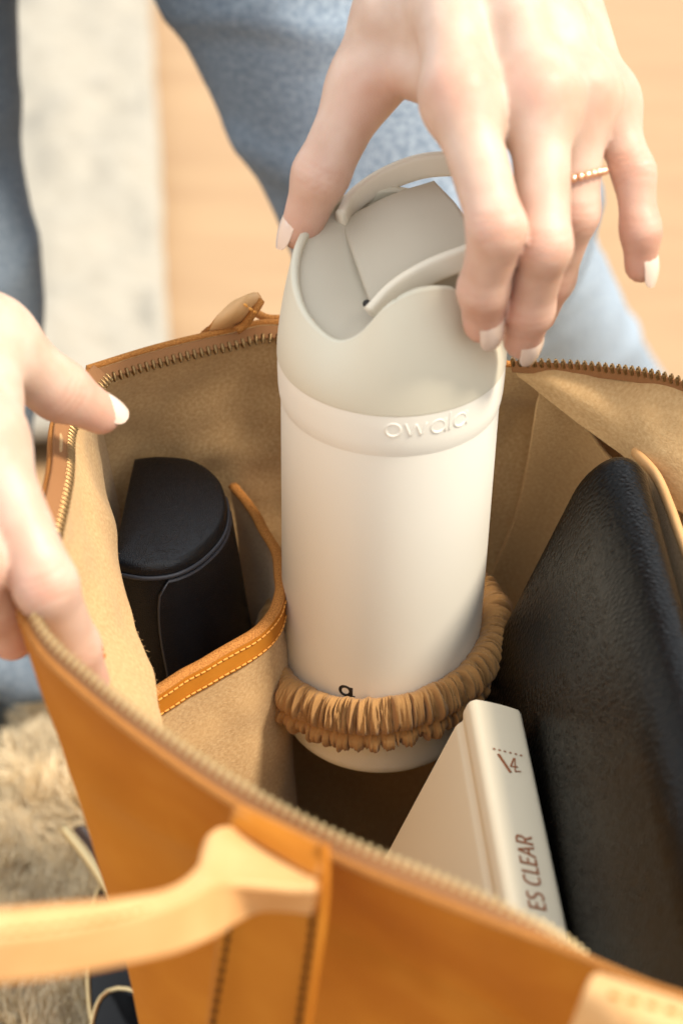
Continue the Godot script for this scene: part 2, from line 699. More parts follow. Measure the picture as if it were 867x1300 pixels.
func bag() -> void:
	var t := thing("tote_bag", "open tan leather tote bag with brass zip and suede inside", "bag", Vector3(0.02, -0.115, 0.08))
	rim_left = [Vector3(-0.1042, 0.132, -0.0303), Vector3(-0.109, 0.136, -0.0081), Vector3(-0.1118, 0.14, 0.0156), Vector3(-0.1086, 0.147, 0.054), Vector3(-0.1084, 0.151, 0.1), Vector3(-0.1071, 0.151, 0.1289)]
	rim_far = [Vector3(-0.1042, 0.132, -0.0303), Vector3(-0.0814, 0.13, -0.0475), Vector3(-0.0569, 0.129, -0.0603), Vector3(-0.0382, 0.128, -0.0674), Vector3(0.0023, 0.124, -0.0577), Vector3(0.0442, 0.122, -0.0487), Vector3(0.0733, 0.128, -0.0356), Vector3(0.0995, 0.135, -0.0145), Vector3(0.14, 0.135, 0.02)]
	rim_near = [Vector3(-0.1071, 0.151, 0.1289), Vector3(-0.0996, 0.15, 0.1452), Vector3(-0.0885, 0.149, 0.1591), Vector3(-0.0708, 0.147, 0.177), Vector3(-0.0459, 0.143, 0.1971), Vector3(-0.0192, 0.139, 0.2137), Vector3(0.0116, 0.134, 0.2265), Vector3(0.04, 0.128, 0.2358), Vector3(0.0683, 0.125, 0.2483), Vector3(0.115, 0.125, 0.262), Vector3(0.155, 0.13, 0.2)]
	# back wall
	var g := loft([rim_far,
		[Vector3(-0.105, 0.09, -0.04), Vector3(-0.07, 0.085, -0.062), Vector3(-0.035, 0.085, -0.068), Vector3(0.0, 0.085, -0.066), Vector3(0.03, 0.085, -0.064), Vector3(0.055, 0.085, -0.066), Vector3(0.08, 0.09, -0.052), Vector3(0.105, 0.09, -0.04), Vector3(0.14, 0.09, -0.01)],
		[Vector3(-0.1, 0.03, -0.045), Vector3(-0.07, 0.02, -0.058), Vector3(-0.035, 0.02, -0.062), Vector3(0.0, 0.02, -0.062), Vector3(0.03, 0.02, -0.062), Vector3(0.05, 0.02, -0.062), Vector3(0.075, 0.02, -0.06), Vector3(0.1, 0.02, -0.05), Vector3(0.135, 0.02, -0.03)],
		[Vector3(-0.085, -0.135, -0.045), Vector3(-0.06, -0.135, -0.055), Vector3(-0.03, -0.135, -0.055), Vector3(0.0, -0.135, -0.055), Vector3(0.03, -0.135, -0.055), Vector3(0.05, -0.135, -0.055), Vector3(0.07, -0.135, -0.055), Vector3(0.1, -0.135, -0.05), Vector3(0.13, -0.135, -0.045)]], 40, 80)
	part("back_panel", sheet(ripple(g, 0.004, 24.0, 1, 0.3), 0.0026), [M.leather, M.suede, M.leather_edge], t)
	# near wall
	g = loft([rim_near,
		[Vector3(-0.096, 0.11, 0.142), Vector3(-0.088, 0.11, 0.15), Vector3(-0.072, 0.108, 0.162), Vector3(-0.055, 0.105, 0.172), Vector3(-0.03, 0.1, 0.188), Vector3(-0.005, 0.098, 0.202), Vector3(0.02, 0.096, 0.217), Vector3(0.045, 0.092, 0.234), Vector3(0.072, 0.09, 0.25), Vector3(0.118, 0.09, 0.262), Vector3(0.157, 0.09, 0.2)],
		[Vector3(-0.084, 0.068, 0.157), Vector3(-0.077, 0.068, 0.164), Vector3(-0.062, 0.066, 0.174), Vector3(-0.05, 0.065, 0.182), Vector3(-0.025, 0.062, 0.193), Vector3(0.0, 0.06, 0.205), Vector3(0.022, 0.058, 0.22), Vector3(0.046, 0.056, 0.235), Vector3(0.074, 0.055, 0.25), Vector3(0.118, 0.05, 0.26), Vector3(0.158, 0.05, 0.19)],
		[Vector3(-0.06, -0.135, 0.165), Vector3(-0.05, -0.135, 0.17), Vector3(-0.04, -0.135, 0.174), Vector3(-0.025, -0.135, 0.178), Vector3(-0.005, -0.135, 0.185), Vector3(0.015, -0.135, 0.192), Vector3(0.035, -0.135, 0.2), Vector3(0.055, -0.135, 0.21), Vector3(0.08, -0.135, 0.215), Vector3(0.115, -0.135, 0.21), Vector3(0.15, -0.135, 0.16)]], 44, 100)
	part("front_panel", sheet(ripple(g, 0.0014, 20.0, 2, 0.3), 0.0028), [M.suede, M.leather, M.leather_edge], t)
	# left end: outer gusset down to the base, and the loose inner flap with a raw edge
	var gus := loft([drop(rim_left, Vector3(0.001, -0.001, -0.001)),
		[Vector3(-0.104, 0.11, -0.038), Vector3(-0.106, 0.11, -0.005), Vector3(-0.108, 0.11, 0.03), Vector3(-0.107, 0.11, 0.07), Vector3(-0.103, 0.11, 0.105), Vector3(-0.0948, 0.11, 0.1415)],
		[Vector3(-0.1, 0.068, -0.042), Vector3(-0.1, 0.068, -0.01), Vector3(-0.1, 0.068, 0.025), Vector3(-0.099, 0.068, 0.065), Vector3(-0.094, 0.068, 0.11), Vector3(-0.0832, 0.068, 0.1565)],
		[Vector3(-0.08, -0.135, -0.045), Vector3(-0.078, -0.135, 0.0), Vector3(-0.076, -0.135, 0.05), Vector3(-0.072, -0.135, 0.1), Vector3(-0.068, -0.135, 0.135), Vector3(-0.06, -0.135, 0.1645)]], 24, 40)
	part("end_gusset", sheet(gus, 0.0026), [M.suede, M.leather, M.leather_edge], t)
	var inset := []
	for p in rim_left + [rim_near[1], rim_near[2]]:
		inset.append(p + Vector3(0.0035, -0.001, -0.001))
	g = loft([inset,
		[Vector3(-0.1039, 0.124, -0.0216), Vector3(-0.1042, 0.122, -0.0003), Vector3(-0.1033, 0.125, 0.0315), Vector3(-0.1, 0.125, 0.0655), Vector3(-0.0987, 0.12, 0.0947), Vector3(-0.0942, 0.12, 0.1169), Vector3(-0.0829, 0.122, 0.1386)],
		[Vector3(-0.1036, 0.112, -0.0249), Vector3(-0.1005, 0.107, -0.0079), Vector3(-0.0939, 0.1, 0.0147), Vector3(-0.0919, 0.093, 0.031), Vector3(-0.0867, 0.085, 0.0491), Vector3(-0.0784, 0.08, 0.0713), Vector3(-0.073, 0.08, 0.0999)]], 26, 60)
	var flap := part("inner_flap", sheet(ripple(g, 0.002, 30.0, 4), 0.0018), [M.suede, M.suede, M.suede], t)
	# loose fibres along the raw edge of the flap
	var rng := RandomNumberGenerator.new()
	rng.seed = 31
	var fib := []
	var last: PackedVector3Array = g[g.size() - 1]
	for k in 150:
		var j := rng.randi_range(24, 58)
		var p := last[j].lerp(last[j + 1], rng.randf())
		var out: Vector3 = (last[j] - g[g.size() - 3][j]).normalized()
		var q: Vector3 = p + out * rng.randf_range(0.0006, 0.0026) + Vector3(rng.randfn(), rng.randfn(), rng.randfn()) * 0.0007
		fib.append(tube(curve([p, p.lerp(q, 0.5) + Vector3(rng.randfn(), rng.randfn(), rng.randfn()) * 0.0004, q], 4), 0.00006, 0.00006, Vector3.UP, 4))
	var fz := part("loose_fibres", join(fib), [M.suede], flap)
	fz.set_meta("kind", "stuff")
	stitches([Vector3(-0.0936, 0.117, 0.0929), Vector3(-0.0916, 0.115, 0.0946), Vector3(-0.0887, 0.112, 0.0992), Vector3(-0.0886, 0.112, 0.1037), Vector3(-0.0892, 0.111, 0.1062)], 0.0026, 0.0018, flap, M.thread_orange, 0.0012, 0.00055)
	# base
	g = loft([[Vector3(-0.085, -0.135, -0.045), Vector3(0.03, -0.135, -0.055), Vector3(0.13, -0.135, -0.045)], [Vector3(-0.088, -0.137, 0.06), Vector3(0.03, -0.137, 0.07), Vector3(0.145, -0.137, 0.07)], [Vector3(-0.06, -0.135, 0.165), Vector3(0.03, -0.135, 0.195), Vector3(0.15, -0.135, 0.16)]], 12, 20)
	part("base", sheet(g, 0.003), [M.leather, M.base_lining_shaded, M.leather_edge], t)
	# right end gusset, and the slip panel beside the sleeve
	g = loft([[Vector3(0.14, 0.135, 0.02), Vector3(0.15, 0.135, 0.07), Vector3(0.158, 0.132, 0.14), Vector3(0.155, 0.13, 0.2)],
		[Vector3(0.14, 0.03, 0.0), Vector3(0.148, 0.03, 0.07), Vector3(0.156, 0.03, 0.14), Vector3(0.157, 0.03, 0.19)],
		[Vector3(0.13, -0.135, -0.045), Vector3(0.138, -0.135, 0.03), Vector3(0.146, -0.135, 0.1), Vector3(0.15, -0.135, 0.16)]], 16, 24)
	part("end_gusset", sheet(g, 0.0026), [M.leather, M.suede, M.leather_edge], t)
	# folded-over part of the right gusset: a pale upper flap whose lower crease overhangs
	g = loft([[Vector3(0.0456, 0.121, -0.0477), Vector3(0.0575, 0.124, -0.0419), Vector3(0.0733, 0.127, -0.0346), Vector3(0.086, 0.13, -0.0268), Vector3(0.0996, 0.134, -0.0141), Vector3(0.138, 0.134, 0.02)],
		[Vector3(0.0458, 0.12, -0.0472), Vector3(0.0578, 0.121, -0.0363), Vector3(0.074, 0.119, -0.0218), Vector3(0.0874, 0.118, -0.0062), Vector3(0.103, 0.118, 0.0079), Vector3(0.138, 0.12, 0.03)],
		[Vector3(0.0461, 0.119, -0.0466), Vector3(0.0581, 0.115, -0.0349), Vector3(0.0745, 0.11, -0.02), Vector3(0.0845, 0.107, -0.0089), Vector3(0.1004, 0.102, 0.0129), Vector3(0.135, 0.1, 0.05)]], 18, 40)
	part("gusset_flap", sheet(ripple(g, 0.0025, 30.0, 8), 0.0022), [M.suede, M.suede, M.suede], t)
	g = loft([[Vector3(0.054, 0.117, -0.0415), Vector3(0.0703, 0.1, -0.0428), Vector3(0.0857, 0.093, -0.0232), Vector3(0.13, 0.1, 0.01)],
		[Vector3(0.0507, 0.055, -0.0568), Vector3(0.0685, 0.05, -0.0536), Vector3(0.0901, 0.05, -0.0339), Vector3(0.13, 0.05, 0.0)],
		[Vector3(0.0356, -0.02, -0.0592), Vector3(0.061, -0.03, -0.0566), Vector3(0.0976, -0.03, -0.047), Vector3(0.12, -0.03, -0.01)],
		[Vector3(0.05, -0.105, -0.045), Vector3(0.075, -0.105, -0.035), Vector3(0.1, -0.105, -0.02), Vector3(0.12, -0.105, -0.01)]], 20, 24)
	part("gusset_fold", sheet(g, 0.002), [M.suede, M.suede, M.suede], t)
	var topline := [Vector3(0.0843, 0.112, -0.0083), Vector3(0.0895, 0.113, 0.0072), Vector3(0.0921, 0.113, 0.0258), Vector3(0.0943, 0.113, 0.0496), Vector3(0.1, 0.113, 0.1), Vector3(0.104, 0.112, 0.16)]
	g = loft([topline, drop(topline, Vector3(-0.012, -0.1, 0.0)), drop(topline, Vector3(-0.028, -0.215, 0.0))], 10, 30)
	part("slip_panel", sheet(g, 0.0022), [M.suede, M.suede, M.suede], t)
	part("slip_panel_edge", tube(curve(topline, 50), 0.0017, 0.0022, Vector3.UP, 10), [M.strap], t)
	pocket(t)
	zips(t)
	handle(t)

func drop(p: Array, by: Vector3) -> Array:
	var out := []
	for q in p:
		out.append(q + by)
	return out

# a row of thread stitches, joined into one part (each is a pixel or two)
func stitches(p: Array, pitch: float, length: float, parent: Node3D, m: Material, lift := 0.0, r := 0.0003) -> void:
	var fine := curve(p, 200)
	var total := 0.0
	for i in 199:
		total += fine[i].distance_to(fine[i + 1])
	var n := maxi(2, int(total / pitch))
	var pts := respace(fine, n)
	var list := []
	for i in n - 1:
		var d := (pts[i + 1] - pts[i]).normalized()
		var a := pts[i] + d * (pitch - length) * 0.5
		var up := (Vector3(-0.016, 0.54, 0.62) - a).normalized()
		list.append(tube(PackedVector3Array([a, a + d * length * 0.25 + up * r, a + d * length * 0.75 + up * r, a + d * length]), r, r * 0.8, up, 6))
	var o := part("stitching", join(list), [m], parent)
	o.set_meta("kind", "stuff")

func pocket(t: Node3D) -> void:
	var rim := [Vector3(-0.0564, 0.0636, -0.056), Vector3(-0.05, 0.064, -0.0419), Vector3(-0.0437, 0.064, -0.0248), Vector3(-0.0387, 0.064, -0.0038), Vector3(-0.0381, 0.064, 0.0107), Vector3(-0.0424, 0.064, 0.0251), Vector3(-0.0509, 0.064, 0.0371), Vector3(-0.0611, 0.064, 0.0462), Vector3(-0.0711, 0.065, 0.0556), Vector3(-0.0789, 0.066, 0.0667), Vector3(-0.0831, 0.067, 0.0796)]
	var g := loft([rim, drop(rim, Vector3(0.002, -0.06, 0.001)), drop(rim, Vector3(0.004, -0.165, -0.004))], 30, 80)
	var o := part("side_pocket", sheet(ripple(g, 0.0015, 30.0, 12), 0.0018), [M.suede, M.suede, M.suede], t)
	# leather binding over the pocket's edge
	var nn := grid_normals(g)
	var band := []
	for k in 5:
		var row := PackedVector3Array()
		for j in 80:
			var down: Vector3 = (g[3][j] - g[0][j]).normalized()
			row.append(g[0][j] + down * (0.0086 * k / 4.0 - 0.0003) + nn[0][j] * (0.0016 if nn[0][j].z + nn[0][j].x > 0.0 else -0.0016))
		band.append(row)
	part("pocket_binding", sheet(band, 0.0013), [M.leather, M.leather, M.leather_edge], o)
	var edge := PackedVector3Array()
	var low := []
	var high := []
	for j in 80:
		edge.append(g[0][j] + Vector3(0, 0.0006, 0))
		if j > 34 and j % 4 == 0:
			var off: Vector3 = nn[0][j] * (0.0025 if nn[0][j].z + nn[0][j].x > 0.0 else -0.0025)
			var down: Vector3 = (g[3][j] - g[0][j]).normalized()
			low.append(g[0][j] + down * 0.0075 + off)
			high.append(g[0][j] + down * 0.0012 + off)
	part("pocket_edge", tube(edge, 0.0019, 0.0013, Vector3.UP, 10), [M.leather_edge], o)
	stitches(low, 0.0024, 0.0019, o, M.thread)
	stitches(high, 0.0024, 0.0019, o, M.thread)

func tooth_mesh() -> ArrayMesh:
	# a zip tooth: a stubby block with a rounded, narrower head
	var v := PackedVector3Array()
	var idx := PackedInt32Array()
	var rings := [[-1.0, 0.75, 0.7], [-0.7, 1.0, 1.0], [0.25, 1.0, 1.0], [0.7, 0.8, 0.95], [1.0, 0.45, 0.6]]
	for r in rings:
		for s in 6:
			var a := TAU * (s + 0.5) / 6.0
			v.append(Vector3(cos(a) * 0.0009 * r[1], r[0] * 0.0019, sin(a) * 0.0014 * r[2]))
	for k in rings.size() - 1:
		for s in 6:
			var a := k * 6 + s
			var b := k * 6 + (s + 1) % 6
			for q in [a, a + 6, b, b, a + 6, b + 6]:
				idx.append(q)
	for q in [0, 2, 1, 0, 3, 2, 0, 4, 3, 0, 5, 4]:
		idx.append(q)
	for q in [24, 25, 26, 24, 26, 27, 24, 27, 28, 24, 28, 29]:
		idx.append(q)
	return add_surface(ArrayMesh.new(), v, idx)

func zips(t: Node3D) -> void:
	var tm := tooth_mesh()
	var tm2: ArrayMesh = tm.duplicate()
	tm.surface_set_material(0, M.brass)
	tm2.surface_set_material(0, M.brass_pale)
	var left := rim_far.slice(0, 5)
	var right := rim_far.slice(5, 9)
	zip_side(t, left, Vector3(0.0, -0.0026, 0.0028), Vector3(0.0, -0.001, 0.0016), tm, 0.0)
	zip_side(t, right, Vector3(0.0, 0.0042, 0.001), Vector3(0.0, -0.0012, 0.0022), tm, 0.02)
	zip_side(t, rim_left, Vector3(0.0045, -0.0038, 0.001), Vector3(0.0022, 0.0008, 0.0), tm, 0.0)
	var near := rim_near.slice(0, 7)
	near.append_array([Vector3(0.0283, 0.1295, 0.233), Vector3(0.0389, 0.122, 0.234), Vector3(0.0493, 0.11, 0.2337)])
	zip_side(t, near, Vector3(0.0005, 0.0029, -0.0024), Vector3(0.0, 0.0006, -0.0018), tm2, 0.0)

func zip_side(t: Node3D, rim: Array, off: Vector3, start: Vector3, tm: Mesh, skip: float) -> void:
	var a := curve(drop(rim, start), 120)
	var b := curve(drop(rim, start + off), 120)
	var g := []
	for k in 4:
		var row := PackedVector3Array()
		for j in 120:
			row.append(a[j].lerp(b[j], k / 3.0))
		g.append(row)
	var o := part("zip_tape", sheet(g, 0.0011), [M.tape, M.tape, M.tape], t)
	var total := 0.0
	for j in 119:
		total += b[j].distance_to(b[j + 1])
	var n := int(total / 0.0026)
	var pts := respace(b, n)
	var root := respace(a, n)
	for i in n - 1:
		if i * 0.0026 > total - skip:
			break
		var dir := (pts[i + 1] - pts[i]).normalized()
		var y := (pts[i] - root[i]).normalized()
		var z := dir.cross(y).normalized()
		y = z.cross(dir).normalized()
		var e := MeshInstance3D.new()
		e.name = "zip_tooth"
		e.mesh = tm
		o.add_child(e, true)
		var k := 0.78 if skip == 0.0 and rim.size() > 8 else 0.92
		e.transform = Transform3D(Basis(dir * k, y * k, z * k), pts[i] + y * 0.0004)

func handle(t: Node3D) -> void:
	# reinforcing patch on the near wall, its right edge lifted
	var p0 := [Vector3(-0.0436, 0.1505, 0.209), Vector3(-0.032, 0.1508, 0.2167), Vector3(-0.0207, 0.1505, 0.2231)]
	var p1 := [Vector3(-0.046, 0.1297, 0.2135), Vector3(-0.0343, 0.1277, 0.2199), Vector3(-0.0215, 0.1369, 0.2287)]
	var p2 := [Vector3(-0.0493, 0.1003, 0.2163), Vector3(-0.0368, 0.104, 0.2224), Vector3(-0.024, 0.1142, 0.2316)]
	var p3 := [Vector3(-0.053, 0.0707, 0.2218), Vector3(-0.0403, 0.077, 0.2271), Vector3(-0.0269, 0.0849, 0.2338)]
	var g := loft([p0, p1, p2, p3], 30, 20)
	var patch := part("handle_patch", sheet(g, 0.0022), [M.leather, M.leather, M.leather_edge], t)
	var toward := Vector3(0, 0.0014, 0.0014)
	stitches(drop([Vector3(-0.0444, 0.1244, 0.2168), Vector3(-0.0464, 0.1114, 0.2182), Vector3(-0.0493, 0.094, 0.2216), Vector3(-0.0522, 0.0763, 0.2252)], toward), 0.003, 0.0017, patch, M.thread_dark, 0.0, 0.0007)
	stitches(drop([Vector3(-0.0235, 0.1385, 0.2276), Vector3(-0.0243, 0.1264, 0.2295), Vector3(-0.0265, 0.109, 0.2323), Vector3(-0.0287, 0.0889, 0.2358)], toward), 0.003, 0.0017, patch, M.thread_dark, 0.0, 0.0007)
	var roll := curve([Vector3(-0.0207, 0.1539, 0.2244), Vector3(-0.0207, 0.146, 0.2295), Vector3(-0.0215, 0.1352, 0.2325), Vector3(-0.0236, 0.1176, 0.2347), Vector3(-0.027, 0.0888, 0.2371)], 40)
	part("patch_edge", tube(roll, 0.0013, 0.0013, Vector3(0, 0.5, 0.8), 10), [M.leather], patch)
	# the wide root of the handle comes out from under the patch, folds lengthwise and runs to the left
	var cover := loft([[Vector3(-0.0418, 0.1511, 0.2085), Vector3(-0.031, 0.1516, 0.2162), Vector3(-0.0209, 0.1519, 0.2234)], [Vector3(-0.0428, 0.1498, 0.21), Vector3(-0.0322, 0.1501, 0.2185), Vector3(-0.0215, 0.1501, 0.2265)], [Vector3(-0.044, 0.1479, 0.2109), Vector3(-0.0334, 0.148, 0.22), Vector3(-0.0228, 0.1479, 0.2287)]], 12, 20)
	part("patch_top", sheet(cover, 0.0024), [M.leather, M.leather, M.leather_edge], patch)
	var section := func(back: Vector3, ridge: Vector3, under: Vector3) -> Array: return [back, back.lerp(ridge, 0.5), back.lerp(ridge, 0.9), ridge, ridge.lerp(under, 0.12), ridge.lerp(under, 0.5), under]
	var rows := [
		section.call(Vector3(-0.0231, 0.1447, 0.2261), Vector3(-0.023, 0.1476, 0.2333), Vector3(-0.0237, 0.1367, 0.2301)),
		section.call(Vector3(-0.0286, 0.1448, 0.2223), Vector3(-0.0291, 0.1484, 0.234), Vector3(-0.0298, 0.1362, 0.2286)),
		section.call(Vector3(-0.0355, 0.1445, 0.217), Vector3(-0.0364, 0.1515, 0.236), Vector3(-0.0369, 0.1369, 0.2293)),
		section.call(Vector3(-0.0428, 0.1456, 0.2119), Vector3(-0.0434, 0.1555, 0.2393), Vector3(-0.0424, 0.1406, 0.2365)),
		section.call(Vector3(-0.0483, 0.1519, 0.2184), Vector3(-0.0485, 0.1621, 0.2469), Vector3(-0.0463, 0.1484, 0.2481)),
		section.call(Vector3(-0.0506, 0.158, 0.235), Vector3(-0.0523, 0.167, 0.2557), Vector3(-0.0505, 0.1548, 0.2571)),
		section.call(Vector3(-0.0564, 0.1693, 0.2552), Vector3(-0.0575, 0.1722, 0.2642), Vector3(-0.0568, 0.1603, 0.2655)),
		section.call(Vector3(-0.0668, 0.178, 0.2674), Vector3(-0.0667, 0.1783, 0.2734), Vector3(-0.0668, 0.1674, 0.2751)),
		section.call(Vector3(-0.0796, 0.185, 0.276), Vector3(-0.079, 0.1844, 0.2825), Vector3(-0.0796, 0.1737, 0.2842)),
		section.call(Vector3(-0.0938, 0.1904, 0.2831), Vector3(-0.093, 0.1898, 0.2898), Vector3(-0.0938, 0.1791, 0.2913)),
		section.call(Vector3(-0.1168, 0.1923, 0.2867), Vector3(-0.1158, 0.1912, 0.2937), Vector3(-0.117, 0.1799, 0.2945)),
		section.call(Vector3(-0.1465, 0.1838, 0.2805), Vector3(-0.1446, 0.183, 0.2861), Vector3(-0.1431, 0.1726, 0.2887)),
		section.call(Vector3(-0.1743, 0.1574, 0.2825), Vector3(-0.1677, 0.159, 0.2862), Vector3(-0.1592, 0.153, 0.2856)),
		section.call(Vector3(-0.1678, 0.1274, 0.2981), Vector3(-0.1621, 0.1328, 0.299), Vector3(-0.1552, 0.1346, 0.2928)),
		section.call(Vector3(-0.1211, 0.1165, 0.306), Vector3(-0.1203, 0.1235, 0.3058), Vector3(-0.1211, 0.1281, 0.2975)),
		section.call(Vector3(-0.0497, 0.1137, 0.3018), Vector3(-0.0495, 0.1207, 0.3016), Vector3(-0.0497, 0.1255, 0.2933)),
		section.call(Vector3(0.0183, 0.1079, 0.2875), Vector3(0.0162, 0.115, 0.2873), Vector3(0.0127, 0.1185, 0.2798)),
		section.call(Vector3(0.0529, 0.1143, 0.273), Vector3(0.0469, 0.1197, 0.2727), Vector3(0.0401, 0.1165, 0.2664))]
	g = loft(rows, 150, 43, false)
	part("handle", sheet(g, 0.0026), [M.strap, M.strap, M.leather_edge], t)
	stitches([Vector3(-0.0991, 0.1929, 0.2919), Vector3(-0.0927, 0.1923, 0.2904), Vector3(-0.0788, 0.1862, 0.2825), Vector3(-0.0662, 0.1799, 0.2735), Vector3(-0.0576, 0.1726, 0.2627)], 0.0034, 0.002, t, M.thread_orange, 0.0, 0.00045)
	# the other foot of the handle, lower right
	g = loft([[Vector3(0.0439, 0.1438, 0.2589), Vector3(0.0519, 0.1432, 0.2618), Vector3(0.07, 0.1404, 0.2676)], [Vector3(0.0416, 0.1461, 0.2659), Vector3(0.0506, 0.1473, 0.2712), Vector3(0.0689, 0.1421, 0.275)], [Vector3(0.0385, 0.1343, 0.2671), Vector3(0.0487, 0.1413, 0.2755), Vector3(0.067, 0.1369, 0.2788)], [Vector3(0.0346, 0.1125, 0.2656), Vector3(0.0488, 0.119, 0.2733), Vector3(0.0676, 0.1175, 0.2744)]], 20, 16)
	part("handle_foot", sheet(g, 0.003), [M.strap, M.strap, M.strap], t)
	stitches([Vector3(0.0446, 0.153, 0.272), Vector3(0.0498, 0.1533, 0.2742), Vector3(0.0569, 0.1526, 0.276), Vector3(0.0659, 0.1506, 0.2775)], 0.0034, 0.0019, t, M.thread_orange, 0.0, 0.0006)
	# stitched leather tab standing up behind the far rim
	g = loft([[Vector3(-0.0669, 0.1266, -0.0599), Vector3(-0.0615, 0.1249, -0.0648), Vector3(-0.0545, 0.1246, -0.067)], [Vector3(-0.0595, 0.1351, -0.0599), Vector3(-0.0543, 0.1377, -0.0568), Vector3(-0.0508, 0.1307, -0.064)], [Vector3(-0.0545, 0.1388, -0.0625), Vector3(-0.0495, 0.1425, -0.059), Vector3(-0.0468, 0.1348, -0.0658)], [Vector3(-0.0495, 0.1393, -0.0654), Vector3(-0.0469, 0.1413, -0.0643), Vector3(-0.0455, 0.1362, -0.068)]], 16, 12)
	var tab := part("leather_tab", sheet(g, 0.0026), [M.strap, M.strap, M.leather_edge], t)
	part("tab_seam", tube(curve([Vector3(-0.0452, 0.1397, -0.0632), Vector3(-0.0477, 0.1375, -0.0591), Vector3(-0.0506, 0.1331, -0.0584), Vector3(-0.0539, 0.1311, -0.0569)], 20), 0.0016, 0.0016, Vector3.UP, 8), [M.leather_edge], tab)
	stitches([Vector3(-0.0508, 0.1429, -0.0556), Vector3(-0.0483, 0.1413, -0.0545), Vector3(-0.0462, 0.1386, -0.0562)], 0.0016, 0.0012, tab, M.thread, 0.0, 0.0005)
	part("rim_binding", tube(curve([Vector3(-0.0472, 0.1283, -0.0735), Vector3(-0.0431, 0.128, -0.0707), Vector3(-0.0368, 0.1283, -0.0697)], 12), 0.0015, 0.0015, Vector3.UP, 8), [M.leather_edge], tab)

# ---------------------------------------------------------------- the bottle
func lid_top(a: float) -> float:
	# height of the lid's edge by angle from the front
	var d := rad_to_deg(wrapf(a, -PI, PI))
	var key := [[-180, 0.199], [-140, 0.1965], [-110, 0.1895], [-80, 0.181], [-60, 0.1765], [-38, 0.1745], [-22, 0.1795], [-5, 0.191], [12, 0.196], [35, 0.1945], [55, 0.1865], [80, 0.182], [110, 0.186], [145, 0.196], [180, 0.199]]
	for i in key.size() - 1:
		if d <= key[i + 1][0]:
			var u: float = (d - key[i][0]) / (key[i + 1][0] - key[i][0])
			var y0: float = key[maxi(i - 1, 0)][1]
			var y3: float = key[mini(i + 2, key.size() - 1)][1]
			return cubic_interpolate(key[i][1], key[i + 1][1], y0, y3, u)
	return 0.199

